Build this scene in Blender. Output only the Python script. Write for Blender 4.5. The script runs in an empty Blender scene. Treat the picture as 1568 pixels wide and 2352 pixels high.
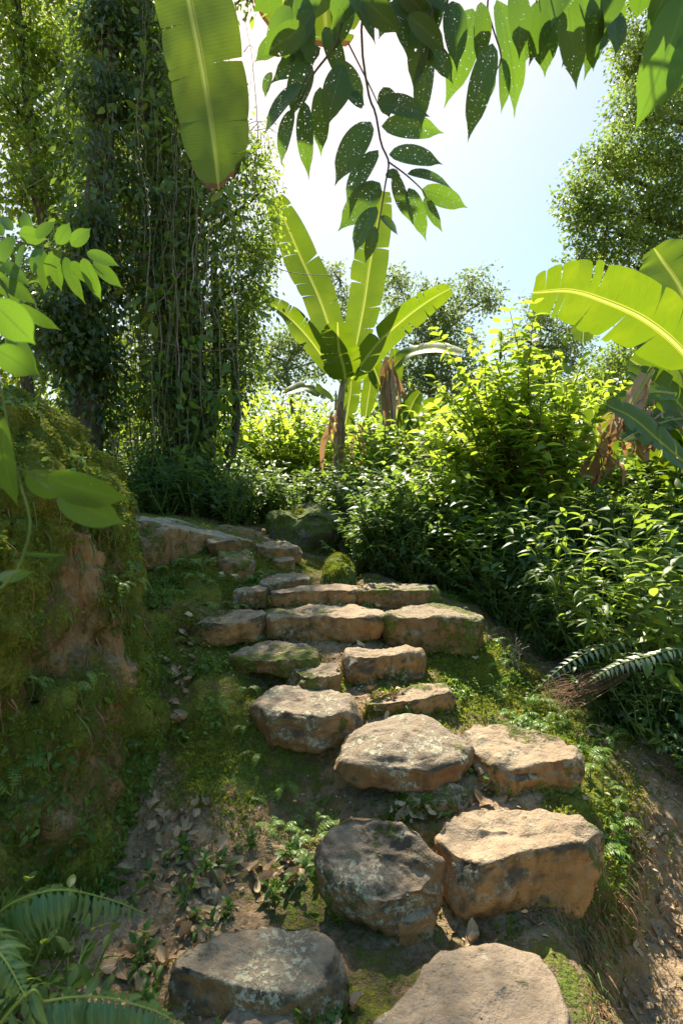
import bpy, math, random
import numpy as np
from mathutils import Vector, Matrix

# ------------------------------------------------------------------ camera, sky, sun, exposure
scene = bpy.context.scene
col = scene.collection
EYE = 1.55
F = 1306.0            # focal length in pixels of a 1568 x 2352 picture (20 mm on 24 x 36 upright)
cam = bpy.data.cameras.new('camera'); camo = bpy.data.objects.new('camera', cam); col.objects.link(camo)
camo.location = (0, 0, EYE); camo.rotation_euler = (math.radians(90), 0, 0)
cam.sensor_fit = 'VERTICAL'; cam.sensor_height = 36; cam.lens = F/2352*36
cam.clip_start = 0.05; cam.clip_end = 1000
cam.dof.use_dof = True; cam.dof.focus_distance = 3.6; cam.dof.aperture_fstop = 5.0
scene.camera = camo

SUN_EL, SUN_AZ = 56.0, -13.0        # azimuth measured from the view direction, minus is left
sun_dir = Vector((math.sin(math.radians(SUN_AZ))*math.cos(math.radians(SUN_EL)),
                  math.cos(math.radians(SUN_AZ))*math.cos(math.radians(SUN_EL)),
                  math.sin(math.radians(SUN_EL))))
world = bpy.data.worlds.new('World'); scene.world = world; world.use_nodes = True
wn = world.node_tree; wn.nodes.clear()
sky = wn.nodes.new('ShaderNodeTexSky'); sky.sky_type = 'NISHITA'; sky.sun_disc = False
sky.sun_elevation = math.radians(SUN_EL); sky.sun_rotation = math.radians(SUN_AZ)
SKY_CAP = 2.9; sky.dust_density = 1.3; sky.air_density = 1.0; sky.ozone_density = 1.0
bg = wn.nodes.new('ShaderNodeBackground'); bg.inputs[1].default_value = 0.15
wo = wn.nodes.new('ShaderNodeOutputWorld')
# sky colour compressed: evens out the glow round the sun, warms it a little
def _wm(op, a, b):
    n = wn.nodes.new('ShaderNodeVectorMath'); n.operation = op
    for i, v in enumerate((a, b)):
        if isinstance(v, bpy.types.NodeSocket): wn.links.new(v, n.inputs[i])
        else: n.inputs[i].default_value = v
    return n.outputs[0]
_hs = wn.nodes.new('ShaderNodeHueSaturation'); _hs.inputs['Saturation'].default_value = 1.35; _hs.inputs['Hue'].default_value = 0.495; wn.links.new(sky.outputs[0], _hs.inputs['Color'])
_x = _wm('MULTIPLY', _hs.outputs[0], (1.22, 0.985, 0.75)); _lum = _wm('MULTIPLY', _x, (1,1,1))
_bw = wn.nodes.new('ShaderNodeRGBToBW'); wn.links.new(_x, _bw.inputs[0])
_cb = wn.nodes.new('ShaderNodeCombineXYZ')
for _i in range(3): wn.links.new(_bw.outputs[0], _cb.inputs[_i])
_y = _wm('DIVIDE', _x, _wm('ADD', _wm('MULTIPLY', _cb.outputs[0], (1/SKY_CAP,)*3), (1,1,1)))
wn.links.new(_y, bg.inputs[0]); wn.links.new(bg.outputs[0], wo.inputs[0])
sl = bpy.data.lights.new('sun', 'SUN'); sl.energy = 3.3; sl.angle = math.radians(0.6); sl.color = (1.0, 0.92, 0.76)
so = bpy.data.objects.new('sun', sl); col.objects.link(so)
so.rotation_euler = sun_dir.to_track_quat('Z', 'Y').to_euler(); so.location = sun_dir*30
scene.view_settings.view_transform = 'Standard'; scene.view_settings.look = 'None'
scene.view_settings.exposure = 2.0; scene.view_settings.gamma = 1.0
scene.render.engine = 'CYCLES'
cy = scene.cycles
cy.max_bounces = 7; cy.diffuse_bounces = 5; cy.glossy_bounces = 2; cy.transmission_bounces = 4; cy.transparent_max_bounces = 10
cy.caustics_reflective = False; cy.caustics_refractive = False
cy.sample_clamp_indirect = 4.0; cy.use_denoising = True
try: cy.denoiser = 'OPENIMAGEDENOISE'
except Exception: pass

def W(px, py, d):      # a point of the 1568 x 2352 picture at distance d (metres ahead) in the world
    return np.array([(px-784)/F*d, d, EYE-(py-1176)/F*d])
def G(px, py, z):      # same, where it meets height z
    d = (EYE-z)*F/(py-1176.0)
    return np.array([(px-784)/F*d, d, z])
rng = np.random.default_rng(7)
def R(s): return np.random.default_rng(s)

# ------------------------------------------------------------------ numpy noise
def _h(ix, iy, iz, s):
    n = (ix*374761393 + iy*668265263 + iz*2147483647 + s*974634777) & 0xffffffff
    n = (n ^ (n >> 13)) * 1274126177 & 0xffffffff
    n = n ^ (n >> 16)
    return (n & 0xffffff)/float(0xffffff)*2-1
def vnoise(P, s=0):
    P = np.asarray(P, float); I = np.floor(P).astype(np.int64); f = P-I; u = f*f*f*(f*(f*6-15)+10)
    r = 0
    for dx in (0, 1):
        for dy in (0, 1):
            for dz in (0, 1):
                w = (u[:,0] if dx else 1-u[:,0])*(u[:,1] if dy else 1-u[:,1])*(u[:,2] if dz else 1-u[:,2])
                r = r + w*_h(I[:,0]+dx, I[:,1]+dy, I[:,2]+dz, s)
    return r
def fbm(P, s=0, o=4, g=0.5):
    r = 0; a = 1
    for i in range(o):
        r = r + a*vnoise(np.asarray(P)*2.03**i + i*17.3, s+i); a *= g
    return r
def smooth(a, b, x):
    t = np.clip((x-a)/(b-a), 0, 1); return t*t*(3-2*t)
def norm(v): return v/np.maximum(np.linalg.norm(v, axis=-1, keepdims=True), 1e-9)

# ------------------------------------------------------------------ mesh + object helpers
class MB:
    """collects vertices, faces, uv, a random number and a zone value per vertex"""
    def __init__(s): s.v=[]; s.f=[]; s.uv=[]; s.r=[]; s.m=[]; s.n=0
    def add(s, V, Fs, UV=None, rnd=None, mi=0):
        V = np.asarray(V, float)
        if UV is None: UV = np.zeros((len(V), 2))
        if rnd is None: rnd = 0.5
        rnd = np.broadcast_to(np.asarray(rnd, float), (len(V),))
        if not isinstance(Fs, list): Fs = [Fs]
        for f in Fs:
            f = np.asarray(f, np.int64)
            if len(f): s.f.append(f+s.n); s.m.append(np.full(len(f), mi))
        s.v.append(V); s.uv.append(UV); s.r.append(rnd); s.n += len(V)
    def build(s, name, mats, parent=None, smooth_=True):
        me = bpy.data.meshes.new(name)
        V = np.concatenate(s.v); UV = np.concatenate(s.uv); rn = np.concatenate(s.r)
        tot = np.concatenate([np.full(len(f), f.shape[1]) for f in s.f]); loops = np.concatenate([f.ravel() for f in s.f])
        me.vertices.add(len(V)); me.vertices.foreach_set('co', V.ravel().astype(np.float32))
        me.loops.add(len(loops)); me.loops.foreach_set('vertex_index', loops.astype(np.int32))
        me.polygons.add(len(tot)); st = np.concatenate([[0], np.cumsum(tot)[:-1]])
        me.polygons.foreach_set('loop_start', st.astype(np.int32)); me.polygons.foreach_set('loop_total', tot.astype(np.int32))
        me.polygons.foreach_set('material_index', np.concatenate(s.m).astype(np.int32))
        me.polygons.foreach_set('use_smooth', np.full(len(tot), smooth_))
        uvl = me.uv_layers.new(name='UVMap'); uvl.data.foreach_set('uv', UV[loops].ravel().astype(np.float32))
        a = me.attributes.new('rnd', 'FLOAT', 'POINT'); a.data.foreach_set('value', rn.astype(np.float32))
        me.update(calc_edges=True); me.validate()
        for m in (mats if isinstance(mats, (list, tuple)) else [mats]): me.materials.append(m)
        o = bpy.data.objects.new(name, me); col.objects.link(o)
        if parent is not None: o.parent = parent
        return o
def tag(o, label=None, cat=None, group=None, kind=None):
    if label: o['label'] = label
    if cat: o['category'] = cat
    if group: o['group'] = group
    if kind: o['kind'] = kind
    return o
def thing(name, label, cat, loc=(0,0,0), rz=0, group=None):
    o = bpy.data.objects.new(name, None); col.objects.link(o); o.empty_display_size = 0.1
    o.location = tuple(float(c) for c in loc); o.rotation_euler = (0, 0, rz)
    return tag(o, label, cat, group)
def dup(root, loc, rz=0, s=1.0, label=None, group=None):
    c = root.copy(); col.objects.link(c); c.location = tuple(float(k) for k in loc); c.rotation_euler = (0,0,rz); c.scale = (s,s,s)
    if label: c['label'] = label
    if group: c['group'] = group
    for ch in list(root.children):
        k = ch.copy(); col.objects.link(k); k.parent = c
        for g in ch.children:
            q = g.copy(); col.objects.link(q); q.parent = k
    return c
def spline(P, n):
    P = np.asarray(P, float)
    if len(P) == 2: t = np.linspace(0,1,n)[:,None]; return P[0]*(1-t)+P[1]*t
    Q = np.vstack([2*P[0]-P[1], P, 2*P[-1]-P[-2]]); m = len(P)-1
    t = np.linspace(0, m, n); i = np.minimum(t.astype(int), m-1); u = (t-i)[:,None]
    a, b, c, d = Q[i], Q[i+1], Q[i+2], Q[i+3]
    return 0.5*(2*b+(c-a)*u+(2*a-5*b+4*c-d)*u*u+(3*b-a-3*c+d)*u**3)
def tube(mb, P, r, sides=6, rnd=0.5, mi=0, n=None, cap=True):
    P = spline(P, n) if n else np.asarray(P, float); m = len(P)
    r = np.interp(np.linspace(0,1,m), np.linspace(0,1,np.size(r)), np.atleast_1d(r)) if np.size(r) > 1 else np.full(m, float(np.atleast_1d(r)[0]))
    T = norm(np.gradient(P, axis=0)); ref = np.array([0.31,0.17,0.93]) if abs(T[:,2]).mean() < 0.8 else np.array([0.95,0.3,0.1])
    X = norm(np.cross(T, ref)); Y = np.cross(T, X)
    a = np.linspace(0, 2*np.pi, sides, endpoint=False)
    V = P[:,None]+r[:,None,None]*(np.cos(a)[None,:,None]*X[:,None]+np.sin(a)[None,:,None]*Y[:,None])
    V = V.reshape(-1,3); i = np.arange(m-1)[:,None]*sides; j = np.arange(sides)[None]
    Fq = np.stack([i+j, i+(j+1)%sides, i+sides+(j+1)%sides, i+sides+j], -1).reshape(-1,4)
    UV = np.stack([np.tile(np.arange(sides)/sides, m), np.repeat(np.linspace(0,1,m), sides)], -1)
    mb.add(V, [Fq], UV, rnd, mi)

# leaf templates: local +Y along the leaf, X across, Z up; length 1
def leaf_tpl(n=5, w=0.35, droop=0.25, fold=0.15, tip=0.12, peak=0.38, cols=3):
    v = np.linspace(0, 1, n+1)
    prof = np.sin(np.pi*np.clip(v,0,1)**(math.log(0.5)/math.log(peak)))**0.68
    prof = prof*(1-smooth(1-tip*2.0, 1-tip*.3, v)*0.72); prof[0] = 0.04; prof[-1] = 0.0
    xs = np.linspace(-1, 1, cols)
    V=[]; UV=[]
    for i, t in enumerate(v):
        for x in xs:
            V.append((x*prof[i]*w/2, t*(1-0.25*droop*t), -droop*t*t+fold*abs(x)*prof[i]*w*0.6))
            UV.append((x*0.5+0.5, t))
    c = cols
    Fq = [(i*c+j, i*c+j+1, (i+1)*c+j+1, (i+1)*c+j) for i in range(n) for j in range(c-1)]
    return np.array(V), np.array(Fq), np.array(UV)
TPL_TINY = (np.array([(0,0,0),(0.26,0.45,0.05),(0,1,-0.12),(-0.26,0.45,0.05)]), np.array([(0,1,2,3)]), np.array([(0.5,0),(1,.5),(.5,1),(0,.5)]))
TPL_SMALL = leaf_tpl(3, 0.42, 0.25, 0.25)
TPL_MED = leaf_tpl(5, 0.40, 0.30, 0.2)
TPL_NARROW = leaf_tpl(5, 0.22, 0.35, 0.2)
TPL_BIG = leaf_tpl(12, 0.42, 0.28, 0.15, tip=0.14, peak=.42, cols=5)
def scatter(mb, tpl, P, D, N, S, rnd, mi=0, WS=None):
    """place the template at P, axis D, normal hint N, size S"""
    V, Fq, UV = tpl; P = np.asarray(P, float); n = len(P)
    if n == 0: return
    S = np.broadcast_to(np.asarray(S, float), (n,)); rnd = np.broadcast_to(np.asarray(rnd, float), (n,))
    Y = norm(np.asarray(D, float)); X = norm(np.cross(Y, N)); Z = np.cross(X, Y)
    ws = np.ones(n) if WS is None else WS
    A = (P[:,None] + S[:,None,None]*(V[None,:,0:1]*X[:,None]*ws[:,None,None] + V[None,:,1:2]*Y[:,None] + V[None,:,2:3]*Z[:,None])).reshape(-1,3)
    FF = (Fq[None] + (np.arange(n)*len(V))[:,None,None]).reshape(-1, Fq.shape[1])
    mb.add(A, [FF], np.tile(UV, (n,1)), np.repeat(rnd, len(V)), mi)
def rdir(r, n, zmin=-1, zmax=1):
    z = r.uniform(zmin, zmax, n); a = r.uniform(0, 2*np.pi, n); q = np.sqrt(np.maximum(0,1-z*z))
    return np.stack([q*np.cos(a), q*np.sin(a), z], -1)

# ------------------------------------------------------------------ materials
def nodes(name):
    m = bpy.data.materials.new(name); m.use_nodes = True; nt = m.node_tree; nt.nodes.clear()
    return m, nt, nt.nodes, nt.links
def N_(nt, t, **k):
    n = nt.nodes.new(t)
    for a, b in k.items(): setattr(n, a, b)
    return n
def ramp(nt, stops, fac, interp='LINEAR'):
    r = nt.nodes.new('ShaderNodeValToRGB'); e = r.color_ramp.elements; r.color_ramp.interpolation = interp
    while len(e) < len(stops): e.new(0.5)
    for i, (p, c) in enumerate(stops):
        e[i].position = p; e[i].color = (*c, 1) if len(c) == 3 else c
    nt.links.new(fac, r.inputs[0]); return r.outputs[0]
def noise(nt, vec, scale, detail=4, rough=0.55, dist=0.0):
    n = nt.nodes.new('ShaderNodeTexNoise'); n.inputs['Scale'].default_value = scale; n.inputs['Detail'].default_value = detail
    n.inputs['Roughness'].default_value = rough; n.inputs['Distortion'].default_value = dist
    if vec is not None: nt.links.new(vec, n.inputs['Vector'])
    return n.outputs[0]
def mixc(nt, fac, a, b, mode='MIX'):
    n = nt.nodes.new('ShaderNodeMix'); n.data_type = 'RGBA'; n.blend_type = mode
    for s, v in ((0, fac), (6, a), (7, b)):
        if isinstance(v, bpy.types.NodeSocket): nt.links.new(v, n.inputs[s])
        elif s == 0: n.inputs[0].default_value = v
        else: n.inputs[s].default_value = (*v, 1)
    return n.outputs[2]
def mth(nt, op, a, b=0.0, clamp=False, c=None):
    n = nt.nodes.new('ShaderNodeMath'); n.operation = op; n.use_clamp = clamp
    for i, v in enumerate((a, b) if c is None else (a, b, c)):
        if isinstance(v, bpy.types.NodeSocket): nt.links.new(v, n.inputs[i])
        else: n.inputs[i].default_value = v
    return n.outputs[0]
def step(nt, v, a, b):
    n = nt.nodes.new('ShaderNodeMapRange'); n.interpolation_type = 'SMOOTHSTEP'; nt.links.new(v, n.inputs[0])
    n.inputs[1].default_value = a; n.inputs[2].default_value = b; return n.outputs[0]
def scaled(nt, vec, s):
    n = nt.nodes.new('ShaderNodeMapping'); n.inputs['Scale'].default_value = s; nt.links.new(vec, n.inputs[0]); return n.outputs[0]

def leaf_mat(name, dark, light, trans, gloss=0.4, tw=0.45, vein=0.35, holes=0.0, spots=0.0, ribs=0.0, brown_tip=0.0, spec=0.5):
    m, nt, nn, L = nodes(name)
    at = N_(nt, 'ShaderNodeAttribute', attribute_name='rnd'); uv = N_(nt, 'ShaderNodeUVMap'); sp = N_(nt, 'ShaderNodeSeparateXYZ'); L.new(uv.outputs[0], sp.inputs[0])
    r = at.outputs['Fac']
    c = ramp(nt, [(0, dark), (0.9, light), (0.975, tuple(min(1, k*1.25) for k in light)), (1, (light[0]*2.4, light[1]*1.5, light[2]))], r)
    t = mixc(nt, r, tuple(k*0.65 for k in trans), trans)
    tc = N_(nt, 'ShaderNodeTexCoord')
    mott = noise(nt, tc.outputs['Object'], 9, 3)
    c = mixc(nt, 0.5, c, mixc(nt, mott, (0.35,0.35,0.35), (1,1,1)), 'MULTIPLY')
    mid = mth(nt, 'ABSOLUTE', mth(nt, 'SUBTRACT', sp.outputs[0], 0.5))
    if vein > 0:
        mv = step(nt, mid, 0.045, 0.012)
        # side veins slanting from the midrib
        sv = mth(nt, 'SINE', mth(nt, 'MULTIPLY', mth(nt, 'SUBTRACT', sp.outputs[1], mth(nt, 'MULTIPLY', mid, 0.5)), 62.0))
        svm = step(nt, sv, 0.86, 1.0)
        f = mth(nt, 'MAXIMUM', mv, mth(nt, 'MULTIPLY', svm, 0.45))
        f = mth(nt, 'MULTIPLY', f, vein)
        c = mixc(nt, f, c, tuple(min(1, k*2.2+0.03) for k in light))
        t = mixc(nt, f, t, tuple(k*0.35 for k in trans))
    bump_h = None
    if ribs > 0:
        w = mth(nt, 'SINE', mth(nt, 'MULTIPLY', sp.outputs[1], 520.0))
        rb = step(nt, w, -1, 1)
        n2 = noise(nt, scaled(nt, uv.outputs[0], (1.5, 90, 1)), 3.0, 3)
        t = mixc(nt, mth(nt, 'MULTIPLY', rb, ribs*.45), t, tuple(k*0.55 for k in trans))
        t = mixc(nt, mth(nt, 'MULTIPLY', step(nt, n2, 0.4, 0.65), ribs*1.1), t, tuple(k*0.6 for k in trans))
        bl = noise(nt, tc.outputs['Object'], 2.5, 3); t = mixc(nt, mth(nt, 'MULTIPLY', step(nt, bl, 0.45, 0.7), .5), t, (trans[0]*1.35, trans[1]*1.1, trans[2]))
        c = mixc(nt, mth(nt, 'MULTIPLY', step(nt, n2, 0.35, 0.7), ribs), c, tuple(k*1.5 for k in light))
        bump_h = mth(nt, 'ADD', w, mth(nt, 'MULTIPLY', n2, 2.0))
        mv = step(nt, mid, 0.03, 0.018)
        c = mixc(nt, mv, c, (0.28,0.34,0.05)); t = mixc(nt, mv, t, (0.35,0.38,0.04))
    if brown_tip > 0:
        e = mth(nt, 'MULTIPLY', mid, 2.0); nb = noise(nt, tc.outputs['Object'], 14, 4)
        q = mth(nt, 'MAXIMUM', mth(nt, 'MULTIPLY', step(nt, sp.outputs[1], 1-brown_tip*1.8, 1.0), 1.1), mth(nt, 'MULTIPLY', step(nt, e, 0.93, 1.0), mth(nt,'MULTIPLY', step(nt, sp.outputs[1], 0.6, 1.0), 0.9)))
        bt = step(nt, mth(nt, 'ADD', q, mth(nt, 'MULTIPLY', mth(nt, 'SUBTRACT', nb, 0.5), 0.9)), 0.55, 0.75)
        bc = mixc(nt, noise(nt, tc.outputs['Object'], 40, 2), (0.09,0.035,0.012), (0.42,0.22,0.05))
        c = mixc(nt, bt, c, bc); t = mixc(nt, bt, t, (0.12,0.05,0.01))
    if spots > 0:
        vo = nn.new('ShaderNodeTexVoronoi'); vo.inputs['Scale'].default_value = 60; L.new(tc.outputs['Object'], vo.inputs[0])
        sm = mth(nt, 'MULTIPLY', step(nt, vo.outputs[0], 0.14, 0.06), spots)
        c = mixc(nt, sm, c, (0.30,0.34,0.16))
    pb = nn.new('ShaderNodeBsdfPrincipled'); L.new(c, pb.inputs['Base Color']); pb.inputs['Roughness'].default_value = gloss
    pb.inputs['Specular IOR Level'].default_value = spec
    if bump_h is not None:
        b = nn.new('ShaderNodeBump'); b.inputs['Strength'].default_value = 0.25; b.inputs['Distance'].default_value = 0.003; L.new(bump_h, b.inputs['Height']); L.new(b.outputs[0], pb.inputs['Normal'])
    tb = nn.new('ShaderNodeBsdfTranslucent'); L.new(t, tb.inputs[0])
    mx = nn.new('ShaderNodeMixShader'); mx.inputs[0].default_value = tw; L.new(pb.outputs[0], mx.inputs[1]); L.new(tb.outputs[0], mx.inputs[2])
    out = nn.new('ShaderNodeOutputMaterial'); last = mx.outputs[0]
    if holes > 0:
        off = N_(nt, 'ShaderNodeCombineXYZ'); L.new(mth(nt, 'MULTIPLY', r, 37.0), off.inputs[0]); L.new(mth(nt, 'MULTIPLY', r, 91.0), off.inputs[1])
        ad = N_(nt, 'ShaderNodeVectorMath', operation='ADD'); L.new(scaled(nt, uv.outputs[0], (1, 2.4, 1)), ad.inputs[0]); L.new(off.outputs[0], ad.inputs[1])
        hm = None
        for sc, th, keep in ((12, 0.11, 0.74), (6, 0.11, 0.86), (2.6, 0.08, 0.86)):
            vo = nn.new('ShaderNodeTexVoronoi'); vo.voronoi_dimensions = '2D'; vo.inputs['Scale'].default_value = sc; L.new(ad.outputs[0], vo.inputs[0])
            sc2 = N_(nt, 'ShaderNodeSeparateColor'); L.new(vo.outputs['Color'], sc2.inputs[0])
            k = mth(nt, 'GREATER_THAN', sc2.outputs[0], keep)
            h = mth(nt, 'MULTIPLY', mth(nt, 'LESS_THAN', vo.outputs['Distance'], mth(nt, 'MULTIPLY', sc2.outputs[1], th*1.5)), k)
            hm = h if hm is None else mth(nt, 'MAXIMUM', hm, h)
        tr = nn.new('ShaderNodeBsdfTransparent'); m2 = nn.new('ShaderNodeMixShader'); L.new(hm, m2.inputs[0]); L.new(last, m2.inputs[1]); L.new(tr.outputs[0], m2.inputs[2]); last = m2.outputs[0]
    L.new(last, out.inputs[0])
    return m

def rock_mat(name, face=(0.43,0.23,0.085), top=(0.36,0.265,0.17), moss=0.46, lichen=0.62, dark=0.75):
    m, nt, nn, L = nodes(name); tc = N_(nt, 'ShaderNodeTexCoord'); oi = N_(nt, 'ShaderNodeObjectInfo')
    ofs = N_(nt, 'ShaderNodeCombineXYZ'); L.new(mth(nt,'MULTIPLY',oi.outputs['Random'],50.0), ofs.inputs[0])
    ad = N_(nt, 'ShaderNodeVectorMath', operation='ADD'); L.new(tc.outputs['Object'], ad.inputs[0]); L.new(ofs.outputs[0], ad.inputs[1]); V = ad.outputs[0]
    ge = N_(nt, 'ShaderNodeNewGeometry'); sn = N_(nt, 'ShaderNodeSeparateXYZ'); L.new(ge.outputs['Normal'], sn.inputs[0]); nz = sn.outputs[2]
    n1 = noise(nt, V, 3.5, 5, 0.6); n2 = noise(nt, V, 22, 5, 0.65); n3 = noise(nt, scaled(nt, V, (18,18,4)), 1.0, 4, 0.6); n4 = noise(nt, V, 90, 3, 0.7)
    fc = mixc(nt, n1, tuple(k*0.62 for k in face), tuple(k*1.3 for k in face))
    fc = mixc(nt, mth(nt,'MULTIPLY', step(nt, n3, 0.48, 0.7), 0.55), fc, (0.10,0.055,0.028))
    tcx = mixc(nt, n1, tuple(k*0.75 for k in top), tuple(min(1,k*1.2) for k in top))
    tm = step(nt, mth(nt,'ADD', nz, mth(nt,'MULTIPLY', mth(nt,'SUBTRACT', n1, 0.5), 1.1)), 0.18, 0.62)
    c = mixc(nt, tm, fc, tcx)
    bd = step(nt, noise(nt, scaled(nt, V, (2,2,16)), 1.0, 4, 0.6), 0.5, 0.68); c = mixc(nt, mth(nt,'MULTIPLY', bd, 0.3), c, (0.20,0.10,0.035))
    # dark weathering crust around the upper edges
    dk = mth(nt,'MULTIPLY', mth(nt,'MULTIPLY', step(nt, nz, -0.15, 0.35), step(nt, nz, 0.97, 0.65)), step(nt, noise(nt, V, 5.5, 4, 0.6), 0.42, 0.6))
    c = mixc(nt, mth(nt,'MULTIPLY', dk, min(1,dark*1.25)), c, (0.085,0.068,0.045))
    c = mixc(nt, mth(nt,'MULTIPLY', step(nt, n2, 0.35, 0.7), 0.5), c, mixc(nt, 1.0, c, (0.50,0.46,0.42), 'MULTIPLY'))
    # lichen: pale crusty speckles in patches
    lm = mth(nt,'MULTIPLY', step(nt, noise(nt, V, 5, 3, 0.6), 0.60-0.13*lichen, 0.68-0.13*lichen), step(nt, noise(nt, V, 48, 4, 0.75), 0.46, 0.56))
    lm = mth(nt,'MULTIPLY', lm, step(nt, nz, -0.35, 0.15))
    c = mixc(nt, mth(nt,'MULTIPLY', lm, min(0.8, 0.25+lichen*.6)), c, mixc(nt, n4, (0.30,0.28,0.18), (0.62,0.58,0.41)))
    # moss
    mm = step(nt, mth(nt,'ADD', noise(nt, V, 2.6, 6, 0.7), mth(nt,'MULTIPLY', mth(nt,'SUBTRACT', n2, 0.5), 0.35)), 0.72-0.38*moss, 0.80-0.38*moss)
    mc = ramp(nt, [(0.3,(0.04,0.055,0.008)),(0.55,(0.10,0.125,0.015)),(0.75,(0.22,0.24,0.035))], noise(nt, V, 45, 4, 0.7))
    c = mixc(nt, mth(nt,'MULTIPLY', mm, 0.9), c, mc)
    pb = nn.new('ShaderNodeBsdfPrincipled'); L.new(c, pb.inputs['Base Color']); pb.inputs['Roughness'].default_value = 0.88; pb.inputs['Specular IOR Level'].default_value = 0.25
    h = mth(nt,'ADD', mth(nt,'MULTIPLY', n2, 0.6), mth(nt,'ADD', mth(nt,'MULTIPLY', n4, 0.35), mth(nt,'MULTIPLY', lm, 0.15)))
    h = mth(nt,'ADD', h, mth(nt,'MULTIPLY', n3, 0.5)); h = mth(nt,'ADD', h, mth(nt,'MULTIPLY', mm, 0.3))
    b = nn.new('ShaderNodeBump'); b.inputs['Strength'].default_value = 0.8; b.inputs['Distance'].default_value = 0.035; L.new(h, b.inputs['Height']); L.new(b.outputs[0], pb.inputs['Normal'])
    o = nn.new('ShaderNodeOutputMaterial'); L.new(pb.outputs[0], o.inputs[0]); return m

def soil_mat(name, zoned=True, streak=1.0):
    """moss over orange earth; the vertex number rnd says how mossy (0 litter soil, 1 all moss)"""
    m, nt, nn, L = nodes(name); tc = N_(nt, 'ShaderNodeTexCoord'); V = tc.outputs['Object']
    at = N_(nt, 'ShaderNodeAttribute', attribute_name='rnd'); z = at.outputs['Fac']
    ge = N_(nt, 'ShaderNodeNewGeometry'); sn = N_(nt, 'ShaderNodeSeparateXYZ'); L.new(ge.outputs['True Normal'], sn.inputs[0]); nz = sn.outputs[2]
    a = noise(nt, V, 2.2, 5, 0.62); b_ = noise(nt, V, 11, 5, 0.65); c_ = noise(nt, V, 55, 4, 0.7); st = noise(nt, scaled(nt, V, (26,26,3.2)), 1.0, 5, 0.62)
    earth = ramp(nt, [(0.25,(0.11,0.06,0.025)),(0.48,(0.28,0.17,0.075)),(0.62,(0.41,0.24,0.09)),(0.8,(0.52,0.36,0.17))], mth(nt,'ADD', mth(nt,'MULTIPLY', a, 0.5), mth(nt,'MULTIPLY', st, 0.5)))
    flat = ramp(nt, [(0.3,(0.10,0.065,0.036)),(0.5,(0.30,0.205,0.12)),(0.72,(0.50,0.38,0.25))], mth(nt,'ADD', mth(nt,'MULTIPLY', b_, 0.5), mth(nt,'MULTIPLY', c_, 0.5)))
    c = mixc(nt, step(nt, nz, 0.55, 0.9), earth, flat)
    c = mixc(nt, mth(nt,'MULTIPLY', step(nt, st, 0.55, 0.75), mth(nt,'MULTIPLY', step(nt, nz, 0.8, 0.5), 0.6)), c, (0.055,0.028,0.012))
    k = mth(nt,'ADD', mth(nt,'MULTIPLY', a, 0.50), mth(nt,'ADD', mth(nt,'MULTIPLY', b_, 0.45), mth(nt,'ADD', mth(nt,'MULTIPLY', st, 0.35), mth(nt,'MULTIPLY', c_, 0.25))))
    k = mth(nt,'ADD', k, mth(nt,'SUBTRACT', mth(nt,'MULTIPLY', z, 0.42), 0.40))
    mm = step(nt, k, 0.52, 0.68)
    mc = ramp(nt, [(0.3,(0.07,0.08,0.014)),(0.5,(0.20,0.215,0.025)),(0.66,(0.34,0.34,0.05)),(0.8,(0.46,0.42,0.09))], mth(nt,'ADD', mth(nt,'MULTIPLY', c_, 0.6), mth(nt,'MULTIPLY', b_, 0.4)))
    hv = step(nt, noise(nt, V, 3.1, 4, 0.6), 0.42, 0.6); mc = mixc(nt, mth(nt,'MULTIPLY', hv, 0.75), mc, mixc(nt, c_, (0.03,0.065,0.012), (0.14,0.25,0.03)))
    c = mixc(nt, mth(nt,'MULTIPLY', mm, 0.93), c, mc)
    pb = nn.new('ShaderNodeBsdfPrincipled'); L.new(c, pb.inputs['Base Color']); pb.inputs['Roughness'].default_value = 0.95; pb.inputs['Specular IOR Level'].default_value = 0.15
    h = mth(nt,'ADD', mth(nt,'MULTIPLY', c_, 0.5), mth(nt,'ADD', mth(nt,'MULTIPLY', st, 0.9), mth(nt,'MULTIPLY', mth(nt,'MULTIPLY', mm, c_), 1.0)))
    b = nn.new('ShaderNodeBump'); b.inputs['Strength'].default_value = 1.0; b.inputs['Distance'].default_value = 0.03; L.new(h, b.inputs['Height']); L.new(b.outputs[0], pb.inputs['Normal'])
    o = nn.new('ShaderNodeOutputMaterial'); L.new(pb.outputs[0], o.inputs[0]); return m

def bark_mat(name, a=(0.06,0.045,0.03), b=(0.20,0.16,0.11), sc=(14,14,2)):
    m, nt, nn, L = nodes(name); tc = N_(nt, 'ShaderNodeTexCoord'); v = noise(nt, scaled(nt, tc.outputs['Object'], sc), 1.0, 5, 0.65)
    c = mixc(nt, step(nt, v, 0.3, 0.7), a, b)
    g = step(nt, noise(nt, tc.outputs['Object'], 3, 4, 0.6), 0.5, 0.65); c = mixc(nt, mth(nt,'MULTIPLY', g, 0.45), c, (0.06,0.085,0.025))
    pb = nn.new('ShaderNodeBsdfPrincipled'); L.new(c, pb.inputs['Base Color']); pb.inputs['Roughness'].default_value = 0.9
    bm = nn.new('ShaderNodeBump'); bm.inputs['Strength'].default_value = 0.7; bm.inputs['Distance'].default_value = 0.02; L.new(v, bm.inputs['Height']); L.new(bm.outputs[0], pb.inputs['Normal'])
    o = nn.new('ShaderNodeOutputMaterial'); L.new(pb.outputs[0], o.inputs[0]); return m

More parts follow.
